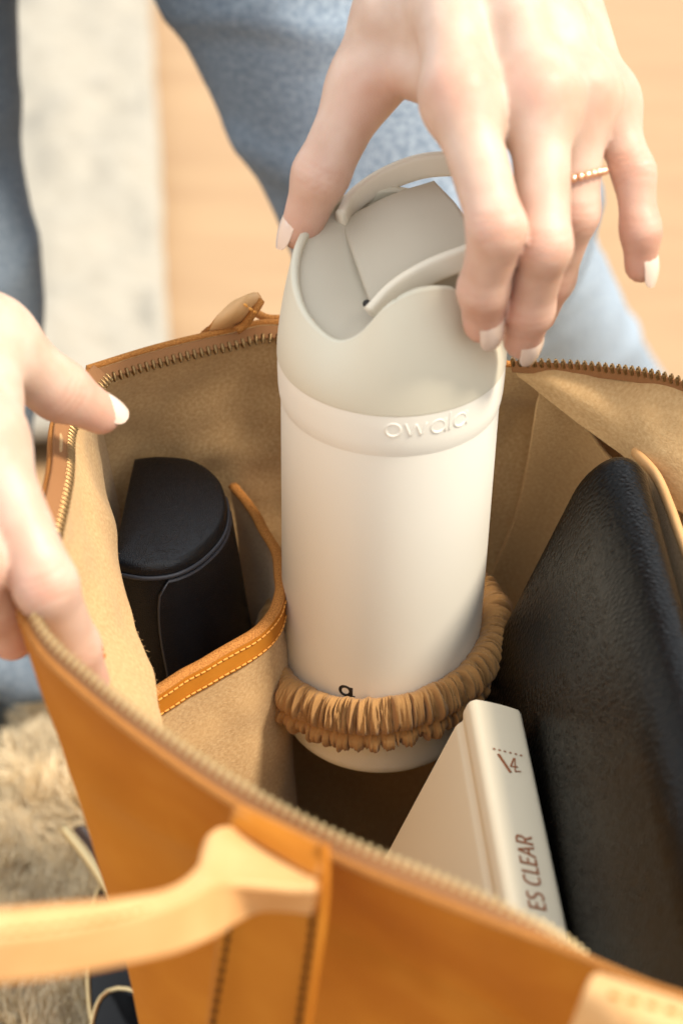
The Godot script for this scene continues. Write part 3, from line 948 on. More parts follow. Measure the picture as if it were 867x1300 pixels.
func bottle() -> void:
	var t := thing("water_bottle", "cream steel water bottle with sand coloured flip lid held over the bag", "bottle")
	var prof := [Vector2(0.0, 0.0025), Vector2(0.02, 0.002), Vector2(0.027, 0.0), Vector2(0.0305, 0.0002), Vector2(0.033, 0.0012), Vector2(0.0344, 0.003), Vector2(0.035, 0.006), Vector2(0.0352, 0.012), Vector2(0.0358, 0.07), Vector2(0.0363, 0.138), Vector2(0.0364, 0.1425)]
	part("body", lathe(prof, Vector3.ZERO, 160), [M.bottle], t)
	var col := part("collar", lathe([Vector2(0.0363, 0.1405), Vector2(0.0366, 0.1418), Vector2(0.037, 0.1438), Vector2(0.0373, 0.1465), Vector2(0.0375, 0.152), Vector2(0.0375, 0.1572), Vector2(0.0372, 0.158), Vector2(0.0366, 0.1582)], Vector3.ZERO, 160), [M.bottle], t)
	# raised lettering round the collar
	var letters := []
	letters.append_array(glyphs("owala", -0.003, 0.1492, 0.0052))
	var list := []
	for s in letters:
		var p := PackedVector3Array()
		for q in curve(s[0], 16 if s[1] else 6, s[1]):
			var ang: float = q.x / 0.0376
			p.append(Vector3(sin(ang) * 0.0372, q.y, cos(ang) * 0.0372))
		list.append(tube(p, 0.00055, 0.00055, Vector3(0.3, 0.1, 1), 8, s[1]))
	part("raised_lettering", join(list), [M.bottle], col)
	# printed mark low on the body, mostly under the scrunchie
	list = []
	for s in glyphs("a.", -0.0158, 0.0375, 0.0042):
		var p := PackedVector3Array()
		for q in curve(s[0], 18 if s[1] else 6, s[1]):
			var ang: float = q.x / 0.0361
			p.append(Vector3(sin(ang) * 0.0355, q.y, cos(ang) * 0.0355))
		list.append(tube(p, 0.0006, 0.0002, Vector3(-0.35, 0.0, 0.9), 6, s[1]))
	part("printed_mark", join(list), [M.ink], t)
	# lid: outer wall with a wavy edge, swelling in towards the top
	var lid := Node3D.new()
	lid.name = "lid"
	t.add_child(lid)
	var g := []
	for k in 19:
		var row := PackedVector3Array()
		var u := k / 18.0
		for s in 181:
			var a := TAU * s / 180.0
			var top := lid_top(a)
			var y := lerpf(0.1575, top, u)
			var front := 0.5 + 0.5 * cos(a - 0.3)
			var r := 0.0366 - (0.002 + 0.0065 * front) * pow(u, 1.9) - 0.0004
			row.append(Vector3(sin(a) * r, y, cos(a) * r))
		g.append(row)
	part("lid_wall", sheet(g, 0.003), [M.lid, M.lid, M.lid], lid)
	# sunken plate on the left and the mouth under the flip cap
	g = []
	for k in 13:
		var row := PackedVector3Array()
		for s in 97:
			var a := TAU * s / 96.0
			var front := 0.5 + 0.5 * cos(a - 0.3)
			var r := (0.0338 - 0.006 * front) * k / 12.0
			var p := Vector3(sin(a) * r, 0.0, cos(a) * r)
			var left := smoothstep(0.2, -0.6, sin(a))
			p.y = lerpf(0.1805, lid_top(a) - lerpf(0.009, 0.0026, left), pow(k / 12.0, 1.3))
			row.append(p)
		g.append(row)
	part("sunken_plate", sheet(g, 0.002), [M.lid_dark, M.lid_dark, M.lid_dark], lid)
	# flip cap: a curved slab standing across the lid
	var A := Vector3(-0.0179, 0.192, -0.0258)
	var B := Vector3(0.0131, 0.204, -0.0332)
	var Cc := Vector3(0.0278, 0.199, 0.0062)
	var Dd := Vector3(-0.0071, 0.18, 0.0134)
	g = loft([[A, A.lerp(B, 0.5) + Vector3(0, 0.002, 0), B], [A.lerp(Dd, 0.5) + Vector3(-0.001, 0.003, 0), (A + B + Cc + Dd) * 0.25 + Vector3(0, 0.0055, 0), B.lerp(Cc, 0.5) + Vector3(0, 0.003, 0)], [Dd, Dd.lerp(Cc, 0.5) + Vector3(0, 0.002, 0), Cc]], 24, 24)
	var nn := grid_normals(g)
	var sgn := 1.0 if nn[12][12].y > 0.0 else -1.0
	var thick := 0.012
	for i in 24:
		for j in 24:
			g[i][j] -= nn[i][j] * sgn * thick * 0.5
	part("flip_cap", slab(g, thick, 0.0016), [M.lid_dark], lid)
	for q in [Vector3(-0.0156, 0.193, -0.0288), Vector3(-0.0084, 0.1835, 0.0135)]:
		var pin := CylinderMesh.new()
		pin.top_radius = 0.0013
		pin.bottom_radius = 0.0013
		pin.height = 0.004
		var o := part("hinge_pin", pin, [M.slot], lid)
		o.position = q
		o.rotation_degrees = Vector3(70, 20, 0)
	# carrying loop round the cap
	var loop := curve([Vector3(-0.0174, 0.194, -0.0221), Vector3(-0.0132, 0.197, -0.03), Vector3(-0.0018, 0.203, -0.0352), Vector3(0.0123, 0.208, -0.0355), Vector3(0.0289, 0.209, -0.0313), Vector3(0.0389, 0.206, -0.0163), Vector3(0.0374, 0.202, 0.0024), Vector3(0.0247, 0.2, 0.0094), Vector3(0.0111, 0.195, 0.0116), Vector3(0.0001, 0.188, 0.0133), Vector3(-0.0074, 0.1815, 0.0174)], 90)
	part("carry_loop", tube(loop, 0.0018, 0.0043, Vector3.UP, 16, false, 0.6), [M.handle], lid)
	# the dome's dark opening behind the front edge
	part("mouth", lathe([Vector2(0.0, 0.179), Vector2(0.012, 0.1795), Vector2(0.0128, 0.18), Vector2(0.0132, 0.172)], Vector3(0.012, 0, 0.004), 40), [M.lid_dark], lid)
	t.position = Vector3(-0.003, 0, 0)
	t.rotation.z = -0.019

# a slab from a mid-surface grid, with rounded edges
func slab(g: Array, t: float, round_: float) -> ArrayMesh:
	var m := g.size()
	var n: int = g[0].size()
	var nn := grid_normals(g)
	var v := PackedVector3Array()
	var idx := PackedInt32Array()
	# rows of rings: border loop offset inwards at the faces
	var path := []
	for j in n - 1: path.append(Vector2i(0, j))
	for i in m - 1: path.append(Vector2i(i, n - 1))
	for j in range(n - 1, 0, -1): path.append(Vector2i(m - 1, j))
	for i in range(m - 1, 0, -1): path.append(Vector2i(i, 0))
	var mid := Vector3.ZERO
	for e in path:
		mid += g[e.x][e.y]
	mid /= path.size()
	var steps := [[0.0, -1, 0.0]]
	steps = []
	for k in 6:
		var a := PI * 0.5 * k / 5.0
		steps.append([-(t * 0.5 - round_) - round_ * cos(a), round_ * (1.0 - sin(a))])
	for k in 6:
		var a := PI * 0.5 * k / 5.0
		steps.append([(t * 0.5 - round_) + round_ * sin(a), round_ * (1.0 - cos(a))])
	for st in steps:
		for e in path:
			var c: Vector3 = g[e.x][e.y]
			var nr: Vector3 = nn[e.x][e.y]
			var inward := mid - c
			inward = (inward - nr * inward.dot(nr)).normalized()
			v.append(c + nr * st[0] + inward * st[1])
	var cnt := path.size()
	for k in steps.size() - 1:
		for i in cnt:
			var a := k * cnt + i
			var b := k * cnt + (i + 1) % cnt
			for q in [a, a + cnt, b, b, a + cnt, b + cnt]:
				idx.append(q)
	for side in 2:
		var base := v.size()
		var s := -1.0 if side == 0 else 1.0
		for i in m:
			for j in n:
				var c: Vector3 = g[i][j]
				var nr: Vector3 = nn[i][j]
				if i == 0 or j == 0 or i == m - 1 or j == n - 1:
					var inward := mid - c
					inward = (inward - nr * inward.dot(nr)).normalized()
					c += inward * round_
				v.append(c + nr * s * t * 0.5)
		for i in m - 1:
			for j in n - 1:
				var a := base + i * n + j
				for q in ([a, a + n, a + 1, a + 1, a + n, a + n + 1] if side == 1 else [a, a + 1, a + n, a + 1, a + n + 1, a + n]):
					idx.append(q)
	# the border's turn must agree with the faces'
	var f := (v[idx[2]] - v[idx[0]]).cross(v[idx[1]] - v[idx[0]])
	if f.dot(v[idx[0]] - mid) < 0.0:
		for i in range(0, (steps.size() - 1) * cnt * 6, 3):
			var sw := idx[i]
			idx[i] = idx[i + 1]
			idx[i + 1] = sw
	return add_surface(ArrayMesh.new(), v, idx)

# rounded letter strokes: [points, closed] with x along the line and y up
func glyphs(word: String, x0: float, y0: float, h: float) -> Array:
	var out := []
	var x := x0
	for ch in word:
		var w := h * 1.12
		var c := Vector3(x + w * 0.5, y0 + h * 0.5, 0)
		if ch == "o" or ch == "a":
			var ring := []
			for k in 8:
				ring.append(c + Vector3(cos(TAU * k / 8.0) * w * 0.42, sin(TAU * k / 8.0) * h * 0.46, 0))
			out.append([ring, true])
			if ch == "a":
				out.append([[c + Vector3(w * 0.46, h * 0.48, 0), c + Vector3(w * 0.46, 0, 0), c + Vector3(w * 0.46, -h * 0.48, 0)], false])
			x += w * 1.16
		elif ch == "w":
			var p := [Vector3(x, y0 + h * 0.95, 0), Vector3(x + w * 0.3, y0 + h * 0.05, 0), Vector3(x + w * 0.6, y0 + h * 0.9, 0), Vector3(x + w * 0.9, y0 + h * 0.05, 0), Vector3(x + w * 1.2, y0 + h * 0.95, 0)]
			for k in 4:
				out.append([[p[k], p[k].lerp(p[k + 1], 0.5), p[k + 1]], false])
			x += w * 1.38
		elif ch == "l":
			x += w * 0.05
			out.append([[Vector3(x, y0 + h * 0.02, 0), Vector3(x, y0 + h * 0.75, 0), Vector3(x, y0 + h * 1.35, 0)], false])
			x += w * 0.2
		elif ch == ".":
			out.append([[Vector3(x, y0 + h * 0.08, 0), Vector3(x, y0 + h * 0.12, 0), Vector3(x, y0 + h * 0.16, 0)], false])
			x += w * 0.4
	return out

func scrunchie() -> void:
	var t := thing("scrunchie", "ruffled tan fabric scrunchie stretched round the foot of the bottle", "scrunchie", Vector3(0, 0.03, 0))
	var nz := FastNoiseLite.new()
	nz.seed = 5
	nz.frequency = 1.0
	var NA := 1100
	var NP := 34
	var v := PackedVector3Array()
	var idx := PackedInt32Array()
	for i in NA:
		var a := TAU * i / NA
		var dir := Vector3(sin(a), 0, cos(a))
		var wob := nz.get_noise_2d(cos(a) * 5.0, sin(a) * 5.0)
		for k in NP:
			var q := TAU * k / NP
			var px := cos(q)           # outwards
			var py := sin(q)           # along the bottle
			var upper := py > -0.18
			# folds: gathered at the middle seam, fanning out to both edges, different above and below
			var ph := a * 42.0 + 7.0 * nz.get_noise_2d(cos(a) * 6.0 + (7.0 if upper else 0.0), sin(a) * 6.0) + 1.3 * nz.get_noise_2d(cos(a) * 22.0 + (3.0 if upper else 0.0), sin(a) * 22.0 + py * 1.2) + (1.7 if upper else 0.0) + absf(py) * (1.6 + 2.0 * wob if upper else -2.2 + 2.0 * wob)
			var fold := sin(ph)
			fold = 1.9 * pow(absf(sin(ph * 0.5)), 0.75) - 1.1
			var seam := exp(-pow((py + 0.18) / 0.15, 2.0)) * (1.0 if px > 0.0 else 0.0)
			var w := 0.0058 + 0.0009 * wob
			var r := 0.0353 + 0.0048 + px * w * 1.05 - seam * 0.0021
			var y := py * (0.0102 + 0.0008 * wob)
			var amp := 0.0021 * (0.35 + 0.65 * smoothstep(0.0, 0.45, absf(py + 0.18))) * (0.85 + 0.9 * nz.get_noise_2d(cos(a) * 14.0, sin(a) * 14.0 + 9.0)) * smoothstep(-0.9, 0.2, px)
			r += fold * amp
			y += fold * amp * 0.5 * signf(py)
			r = maxf(r, 0.0352)
			var p := dir * r
			p.y = y + 0.034 + 0.0065 * sin(a) - 0.0025 * cos(a)
			v.append(p)
	for i in NA:
		for k in NP:
			var a := i * NP + k
			var b := i * NP + (k + 1) % NP
			var c := ((i + 1) % NA) * NP + k
			var d := ((i + 1) % NA) * NP + (k + 1) % NP
			for q in [a, b, c, b, d, c]:
				idx.append(q)
	part("gathered_band", add_surface(ArrayMesh.new(), v, idx), [M.scrunchie], t)
	t.position.x = -0.0024
	t.rotation.z = -0.019

# ---------------------------------------------------------------- things in the bag
func glasses_case() -> void:
	var t := thing("glasses_case", "dark navy leather glasses case standing in the side pocket", "glasses case", Vector3(-0.075, -0.09, -0.01))
	# D-shaped section: corners on the flat left side, bulging to the right
	var top := [Vector3(-0.0918, 0.085, -0.0416), Vector3(-0.0913, 0.085, -0.0431), Vector3(-0.0899, 0.085, -0.0436), Vector3(-0.082, 0.085, -0.0446), Vector3(-0.0704, 0.085, -0.0421), Vector3(-0.0613, 0.085, -0.0322), Vector3(-0.0573, 0.085, -0.0176), Vector3(-0.0583, 0.085, -0.0021), Vector3(-0.0648, 0.085, 0.0116), Vector3(-0.0732, 0.085, 0.0196), Vector3(-0.083, 0.085, 0.0218), Vector3(-0.0922, 0.085, 0.0196), Vector3(-0.0937, 0.085, 0.0187), Vector3(-0.0941, 0.085, 0.0165), Vector3(-0.0938, 0.085, 0.0034), Vector3(-0.0929, 0.085, -0.02)]
	var n := 120
	var ring := respace(closed_fine(top), n, true)
	var c := Vector3.ZERO
	for p in ring:
		c += p
	c /= n
	var lean := Vector3(0.12, -1.0, 0.06)
	var body := []
	var lid := []
	for k in 9:
		var d := 0.0015 + 0.17 * k / 8.0
		var row := PackedVector3Array()
		for j in n + 1:
			row.append(c + (ring[j % n] - c) * (0.965 if k > 0 else 0.93) + lean * d)
		body.append(row)
	part("body", sheet(body, 0.0016), [M.navy, M.navy, M.navy], t)
	# cap with a rounded upper edge
	var v := PackedVector3Array()
	var idx := PackedInt32Array()
	var prof := [[1.0, 0.0035], [1.003, 0.0015], [0.995, 0.0003], [0.97, -0.0007], [0.93, -0.0011], [0.8, -0.0016], [0.6, -0.002], [0.4, -0.0022], [0.2, -0.0023], [0.0, -0.0024]]
	for pr in prof:
		for j in n:
			v.append(c + (ring[j] - c) * pr[0] + lean * pr[1])
	for k in prof.size() - 1:
		for j in n:
			var a := k * n + j
			var b := k * n + (j + 1) % n
			for q in [a, b, a + n, b, b + n, a + n]:
				idx.append(q)
	part("end_cap", add_surface(ArrayMesh.new(), v, idx), [M.navy], t)
	var lip := PackedVector3Array()
	var l0 := nearest(ring, Vector3(-0.0568, 0.085, -0.0258))
	var l1 := nearest(ring, Vector3(-0.0926, 0.085, 0.0192))
	for j in range(l0, l1 + 1):
		lip.append(c + (ring[j] - c) * 1.008 + lean * 0.0042)
	part("cap_lip", tube(lip, 0.0007, 0.0009, Vector3.UP, 8), [M.navy_edge], t)
	# flap wrapped round the bulging side, with a rounded corner and a pale cut edge
	var g := []
	var from := nearest(ring, Vector3(-0.0574, 0.085, -0.0191))
	var to := nearest(ring, Vector3(-0.0817, 0.085, 0.0214))
	for k in 30:
		var row := PackedVector3Array()
		var d := 0.006 + 0.15 * k / 29.0
		for j in 50:
			var f := lerpf(to, from, j / 49.0)
			if k < 6:
				f = lerpf(to - (1.0 - sqrt(1.0 - pow(1.0 - k / 6.0, 2.0))) * 4.0, from, j / 49.0)
			var i0 := int(floor(f))
			var p: Vector3 = ring[i0 % n].lerp(ring[(i0 + 1) % n], f - i0)
			row.append(c + (p - c) * 1.015 + lean * d)
		g.append(row)
	part("wrap_flap", sheet(g, 0.0017), [M.navy, M.navy, M.navy_edge], t)

func nearest(p: PackedVector3Array, q: Vector3) -> int:
	var best := 0
	for i in p.size():
		if p[i].distance_to(q) < p[best].distance_to(q):
			best = i
	return best

func closed_fine(p: Array) -> PackedVector3Array:
	var out := PackedVector3Array()
	for i in p.size() * 24 + 1:
		out.append(catmull(p, i / 24.0, true))
	return out

func sleeve() -> void:
	var t := thing("laptop_sleeve", "padded black grained leather sleeve leaning at the right side of the bag", "laptop sleeve", Vector3(0.05, -0.1, 0.1))
	# section across: a flat slab with a full round top edge, leaning to the right; swept along the depth of the bag
	var u := Vector3(0.335, 0.942, 0.0)
	var w := Vector3(0.942, -0.335, 0.0)
	var f := Vector3(0.05, 0.0, 1.0).normalized()
	var topc := Vector3(0.0795, 0.1235, 0.004)
	var th := 0.0118
	var v := PackedVector3Array()
	var idx := PackedInt32Array()
	var sec := []
	for k in 9:
		sec.append(Vector2(-th, -0.225 + 0.205 * k / 8.0))
	for k in range(1, 24):
		var a := PI * k / 24.0
		sec.append(Vector2(-cos(a) * th, -0.02 + sin(a) * 0.02))
	for k in 9:
		sec.append(Vector2(th, -0.02 - 0.205 * k / 8.0))
	var NL := 80
	for i in NL:
		var s := i / (NL - 1.0)
		var z := s * 0.235
		var e := minf(z, 0.235 - z)
		var r := 0.007
		var pinch := 1.0 if e > r else sqrt(maxf(0.0, 1.0 - pow(1.0 - e / r, 2.0)))
		var sink := 0.0 if e > 0.012 else 0.006 * pow(1.0 - e / 0.012, 2.0)
		for q in sec:
			v.append(topc + f * z + w * q.x * (0.25 + 0.75 * pinch) + u * (q.y - sink * (1.0 if q.y > -0.1 else 0.0)))
	var n := sec.size()
	for i in NL - 1:
		for k in n - 1:
			var a := i * n + k
			for q in [a, a + n, a + 1, a + 1, a + n, a + n + 1]:
				idx.append(q)
	for e in 2:
		var base := 0 if e == 0 else (NL - 1) * n
		v.append(topc + f * (0.235 * e) + u * -0.11)
		var mid := v.size() - 1
		for k in n - 1:
			for q in ([base + k, base + k + 1, mid] if e == 0 else [base + k + 1, base + k, mid]):
				idx.append(q)
	part("padded_shell", add_surface(ArrayMesh.new(), v, idx), [M.black], t)

func book() -> void:
	var t := thing("hardcover_book", "cream hardcover book standing spine up beside the black sleeve", "book", Vector3(0.03, -0.1, 0.1))
	var far_r := Vector3(0.0428, 0.058, 0.0658)
	var near_r := Vector3(0.0503, 0.058, 0.1676)
	var f := (near_r - far_r).normalized()
	var u := Vector3(0.36, 0.933, 0.0)
	u = (u - f * u.dot(f)).normalized()
	var w := f.cross(u).normalized()
	if w.x < 0.0:
		w = -w
	var th := 0.0178
	var L := 0.17
	var H := 0.19
	# case: section with a rounded back, hinge grooves and two boards
	var sec := []
	var half := th * 0.5
	sec.append(Vector2(-half, -H))
	for k in 14:
		sec.append(Vector2(-half, -H + (H - 0.0125) * (k + 1) / 14.0))
	sec.append_array([Vector2(-half + 0.0003, -0.0112), Vector2(-half + 0.0012, -0.0095), Vector2(-half + 0.0012, -0.008), Vector2(-half + 0.0002, -0.0058), Vector2(-half, -0.0045), Vector2(-half, -0.002), Vector2(-half + 0.0003, -0.0009), Vector2(-half + 0.001, -0.0002)])
	for k in 13:
		var x := lerpf(-half + 0.0016, half - 0.0016, k / 12.0)
		sec.append(Vector2(x, 0.0006 * (1.0 - pow(x / half, 2.0))))
	for k in range(22, -1, -1):
		sec.append(Vector2(-sec[k].x, sec[k].y))
	var g := []
	var o := far_r - w * half
	for i in 24:
		var row := PackedVector3Array()
		for q in sec:
			row.append(o + f * (L * i / 23.0) + w * q.x + u * q.y)
		g.append(row)
	part("cover", sheet(g, 0.0016), [M.cloth, M.cloth, M.cloth], t)
	var pg := BoxMesh.new()
	pg.size = Vector3(th - 0.0026, H - 0.006, L - 0.006)
	var pb := part("page_block", pg, [M.pages], t)
	pb.transform = Transform3D(Basis(w, u, f), o + f * L * 0.5 - u * (H * 0.5 + 0.0015) - t.position)
	# foil lettering on the spine, reading along it
	var font := SystemFont.new()
	font.font_names = PackedStringArray(["Droid Sans"])
	var tm := TextMesh.new()
	tm.text = "ES CLEAR"
	tm.font = font
	tm.font_size = 32
	tm.pixel_size = 0.00024
	tm.depth = 0.0002
	var b := part("spine_lettering", tm, [M.foil], t)
	var at := Vector3(0.038, 0.058, 0.1436)
	at = o + f * (at - o).dot(f) + w * -0.0002 + u * 0.0016
	b.transform = Transform3D(Basis(-f, -w, u), at - t.position)
	# small publisher's emblem: a bold stroke, a fine zigzag and a row of tiny letters
	var base := o + f * (Vector3(0.0346, 0.058, 0.0955) - o).dot(f) + u * 0.00155
	var strokes := [[Vector2(-0.0036, -0.0035), Vector2(-0.0004, 0.0042), 0.00055], [Vector2(0.0018, -0.0032), Vector2(0.0, 0.0012), 0.0003], [Vector2(0.0, 0.0012), Vector2(0.0026, 0.0006), 0.0003], [Vector2(0.0022, -0.0034), Vector2(0.0013, 0.0032), 0.00022], [Vector2(0.0013, 0.0032), Vector2(0.0034, 0.0024), 0.00025]]
	var list := []
	for s in strokes:
		var a: Vector3 = base + w * s[0].x + f * s[0].y
		var c: Vector3 = base + w * s[1].x + f * s[1].y
		list.append(tube(PackedVector3Array([a, c]), s[2], 0.0001, u, 6))
	part("spine_emblem", join(list), [M.foil], t)
	var tm2 := TextMesh.new()
	tm2.text = "PRESS"
	tm2.font = font
	tm2.font_size = 16
	tm2.pixel_size = 0.00013
	tm2.depth = 0.0001
	list.clear()
	for k in 6:
		var a := base + w * (-0.0052 + 0.0019 * k) - f * 0.0056
		list.append(tube(PackedVector3Array([a, a + w * 0.0008]), 0.00035, 0.0001, u, 6))
	part("spine_emblem", join(list), [M.foil], t)

func sunglasses() -> void:
	var t := thing("sunglasses", "dark sunglasses with thin gold rims lying on the sheepskin", "sunglasses", Vector3(-0.08, -0.14, 0.1))
	for k in 2:
		var dy := 0.0 if k == 0 else 235.0
		var pts := [Vector3(-0.116, -0.125, -0.0361), Vector3(-0.1189, -0.127, -0.0188), Vector3(-0.1182, -0.129, 0.0072), Vector3(-0.1137, -0.129, 0.0358), Vector3(-0.1037, -0.128, 0.0562), Vector3(-0.0835, -0.125, 0.0625), Vector3(-0.071, -0.123, 0.041), Vector3(-0.0745, -0.121, 0.0019), Vector3(-0.0906, -0.121, -0.0263), Vector3(-0.1063, -0.123, -0.0387)]
		if k == 1:
			pts = drop(pts, Vector3(0.005, 0.0, 0.062))
		var ring := curve(pts, 64, true)
		var rim := part("rim", tube(ring, 0.001, 0.0013, Vector3.UP, 10, true), [M.brass_pale], t)
		var c := Vector3.ZERO
		for p in ring:
			c += p
		c /= 64.0
		var v := PackedVector3Array()
		var idx := PackedInt32Array()
		for s in 9:
			for j in 64:
				var q := ring[j].lerp(c, s / 8.0)
				v.append(q + Vector3(0, 0.004 * (1.0 - pow(1.0 - s / 8.0, 2.0)), 0))
		for s in 8:
			for j in 64:
				var a := s * 64 + j
				var b := s * 64 + (j + 1) % 64
				for q in [a, a + 64, b, b, a + 64, b + 64]:
					idx.append(q)
		part("lens", add_surface(ArrayMesh.new(), v, idx), [M.lens], rim)
	part("bridge", tube(curve([Vector3(-0.1017, -0.125, 0.0595), Vector3(-0.0974, -0.12, 0.0723), Vector3(-0.0958, -0.125, 0.0774)], 12), 0.0012, 0.0012, Vector3.UP, 8), [M.brass_pale], t)
	var arm := part("temple", tube(curve([Vector3(-0.1342, -0.12, -0.0636), Vector3(-0.1223, -0.119, -0.0448), Vector3(-0.1093, -0.117, -0.0202), Vector3(-0.0837, -0.115, 0.0281)], 30), 0.0022, 0.003, Vector3.UP, 10), [M.brass_pale], t)
	part("temple_tip", tube(curve([Vector3(-0.1298, -0.127, -0.0689), Vector3(-0.1204, -0.126, -0.0546), Vector3(-0.1092, -0.125, -0.0325)], 20), 0.005, 0.003, Vector3.UP, 10), [M.temple], arm)

# ---------------------------------------------------------------- the person
var hand_palm := []
var hand_fingers := []
var hand_spots := []
var hand_bounds := []
var hand_creases := []

func hand_field(p: Vector3) -> float:
	var palm := group(p, hand_palm, 0.008)
	var d := palm
	for i in hand_fingers.size():
		var b: Vector4 = hand_bounds[i]
		if p.distance_to(Vector3(b.x, b.y, b.z)) - b.w > maxf(d + 0.01, 0.002):
			continue
		var df := group(p, hand_fingers[i], 0.004)
		d = minf(d, smin(palm, df, 0.009))
	if d < 0.004 and d > -0.004:
		for c in hand_creases:
			var q: Vector3 = p - c[0]
			var far := q.length_squared()
			if far < 0.00008:
				var t: float = q.dot(c[1])
				d += c[3] * exp(-pow(t / c[2], 2.0)) * (1.0 - far / 0.00008)
	for s in hand_spots:
		if s[2] != 0.0:
			var q: float = p.distance_squared_to(s[0]) / (s[1] * s[1])
			if q < 6.0:
				d -= s[2] * exp(-q)
	return d

func skin_colors(v: PackedVector3Array, seed_: int) -> PackedColorArray:
	var nz := FastNoiseLite.new()
	nz.seed = seed_
	nz.frequency = 60.0
	nz.fractal_octaves = 3
	var out := PackedColorArray()
	var base := Color(0.495, 0.335, 0.245)
	var red := Color(0.6, 0.2, 0.125)
	var crease := Color(0.42, 0.17, 0.1)
	var pale := Color(0.57, 0.415, 0.32)
	for p in v:
		var n := nz.get_noise_3dv(p)
		var c := base.lerp(pale, clampf(0.5 + n * 1.3, 0.0, 1.0) * 0.9)
		for s in hand_spots:
			if s[3] > 0.0:
				var q: float = p.distance_squared_to(s[0]) / (s[4] * s[4])
				if q < 5.0:
					c = c.lerp(red, s[3] * exp(-q))
		for k in hand_creases:
			var q: Vector3 = p - k[0]
			var far := q.length_squared()
			if far < 0.00007:
				c = c.lerp(crease, 0.45 * exp(-pow(q.dot(k[1]) / 0.0007, 2.0)) * (1.0 - far / 0.00007) * k[3] / 0.00042)
		out.append(c)
	return out

# one finger: chain of joints with radii, the last joint is the tip
func finger(j: Array, r: Array) -> void:
	var f := []
	for k in j.size() - 1:
		f.append(bone(j[k], j[k + 1], r[k], r[k + 1]))
	hand_fingers.append(f)
	var mid := Vector3.ZERO
	for q in j:
		mid += q / j.size()
	var reach := 0.0
	for k in j.size():
		reach = maxf(reach, mid.distance_to(j[k]) + r[k])
	hand_bounds.append(Vector4(mid.x, mid.y, mid.z, reach))
	# skin creases across the back of each joint
	for k in range(1, j.size() - 1):
		var ax: Vector3 = (j[k + 1] - j[k - 1]).normalized()
		var back: Vector3 = (Vector3(-0.016, 0.6, 0.6) - j[k]).normalized()
		back = (back - ax * back.dot(ax)).normalized()
		for c in [-0.0034, -0.0012, 0.0011, 0.0032]:
			hand_creases.append([j[k] + back * r[k] + ax * c, (ax + back * c * 60.0).normalized(), 0.00055, 0.0004 if k == 1 and j.size() > 3 else 0.0002])
	# knuckle bump, redder skin at joints and tips
	for k in range(1, j.size() - 1):
		hand_spots.append([j[k], 0.007, 0.0001, 0.24, 0.012])
	hand_spots.append([j[j.size() - 1], 0.006, 0.0, 0.42, 0.012])

func knuckle(p: Vector3, amount := 0.0016) -> void:
	hand_spots.append([p, 0.0075, amount, 0.5, 0.0085])

func nail(c: Vector3, along: Vector3, normal: Vector3, width: float, length: float, parent: Node3D) -> void:
	var a := along.normalized()
	var n := (normal - a * normal.dot(a)).normalized()
	var s := a.cross(n)
	var rc := width * 0.6
	var g := []
	for i in 17:
		var row := PackedVector3Array()
		var v := i / 16.0 * 2.0 - 1.0
		var wf := 1.0
		if v > 0.1:
			wf = sqrt(maxf(0.0, 1.0 - pow((v - 0.1) / 0.93, 2.2)))
		elif v < -0.5:
			wf = sqrt(maxf(0.0, 1.0 - pow((-v - 0.5) / 0.54, 2.4)))
		for j in 13:
			var u := (j / 12.0 * 2.0 - 1.0) * wf
			var ang := u * asin(width * 0.5 / rc)
			row.append(c + a * (v * length * 0.5) + s * rc * sin(ang) + n * (rc * cos(ang) - rc - 0.0006 * v * v * 2.0))
		g.append(row)
	part("fingernail", sheet(g, 0.0007), [M.nail, M.nail, M.nail], parent)

func nail_on(tip: Vector3, dip: Vector3, r: float, to: Callable, k: float, side: Vector3, parent: Node3D) -> void:
	var a := (tip - dip).normalized()
	var n: Vector3 = to.call(tip) * k + side
	n = (n - a * n.dot(a)).normalized()
	nail(tip - a * 0.0003 + n * (r * 1.0 + 0.0002), a, n, r * 1.6, r * 2.4, parent)

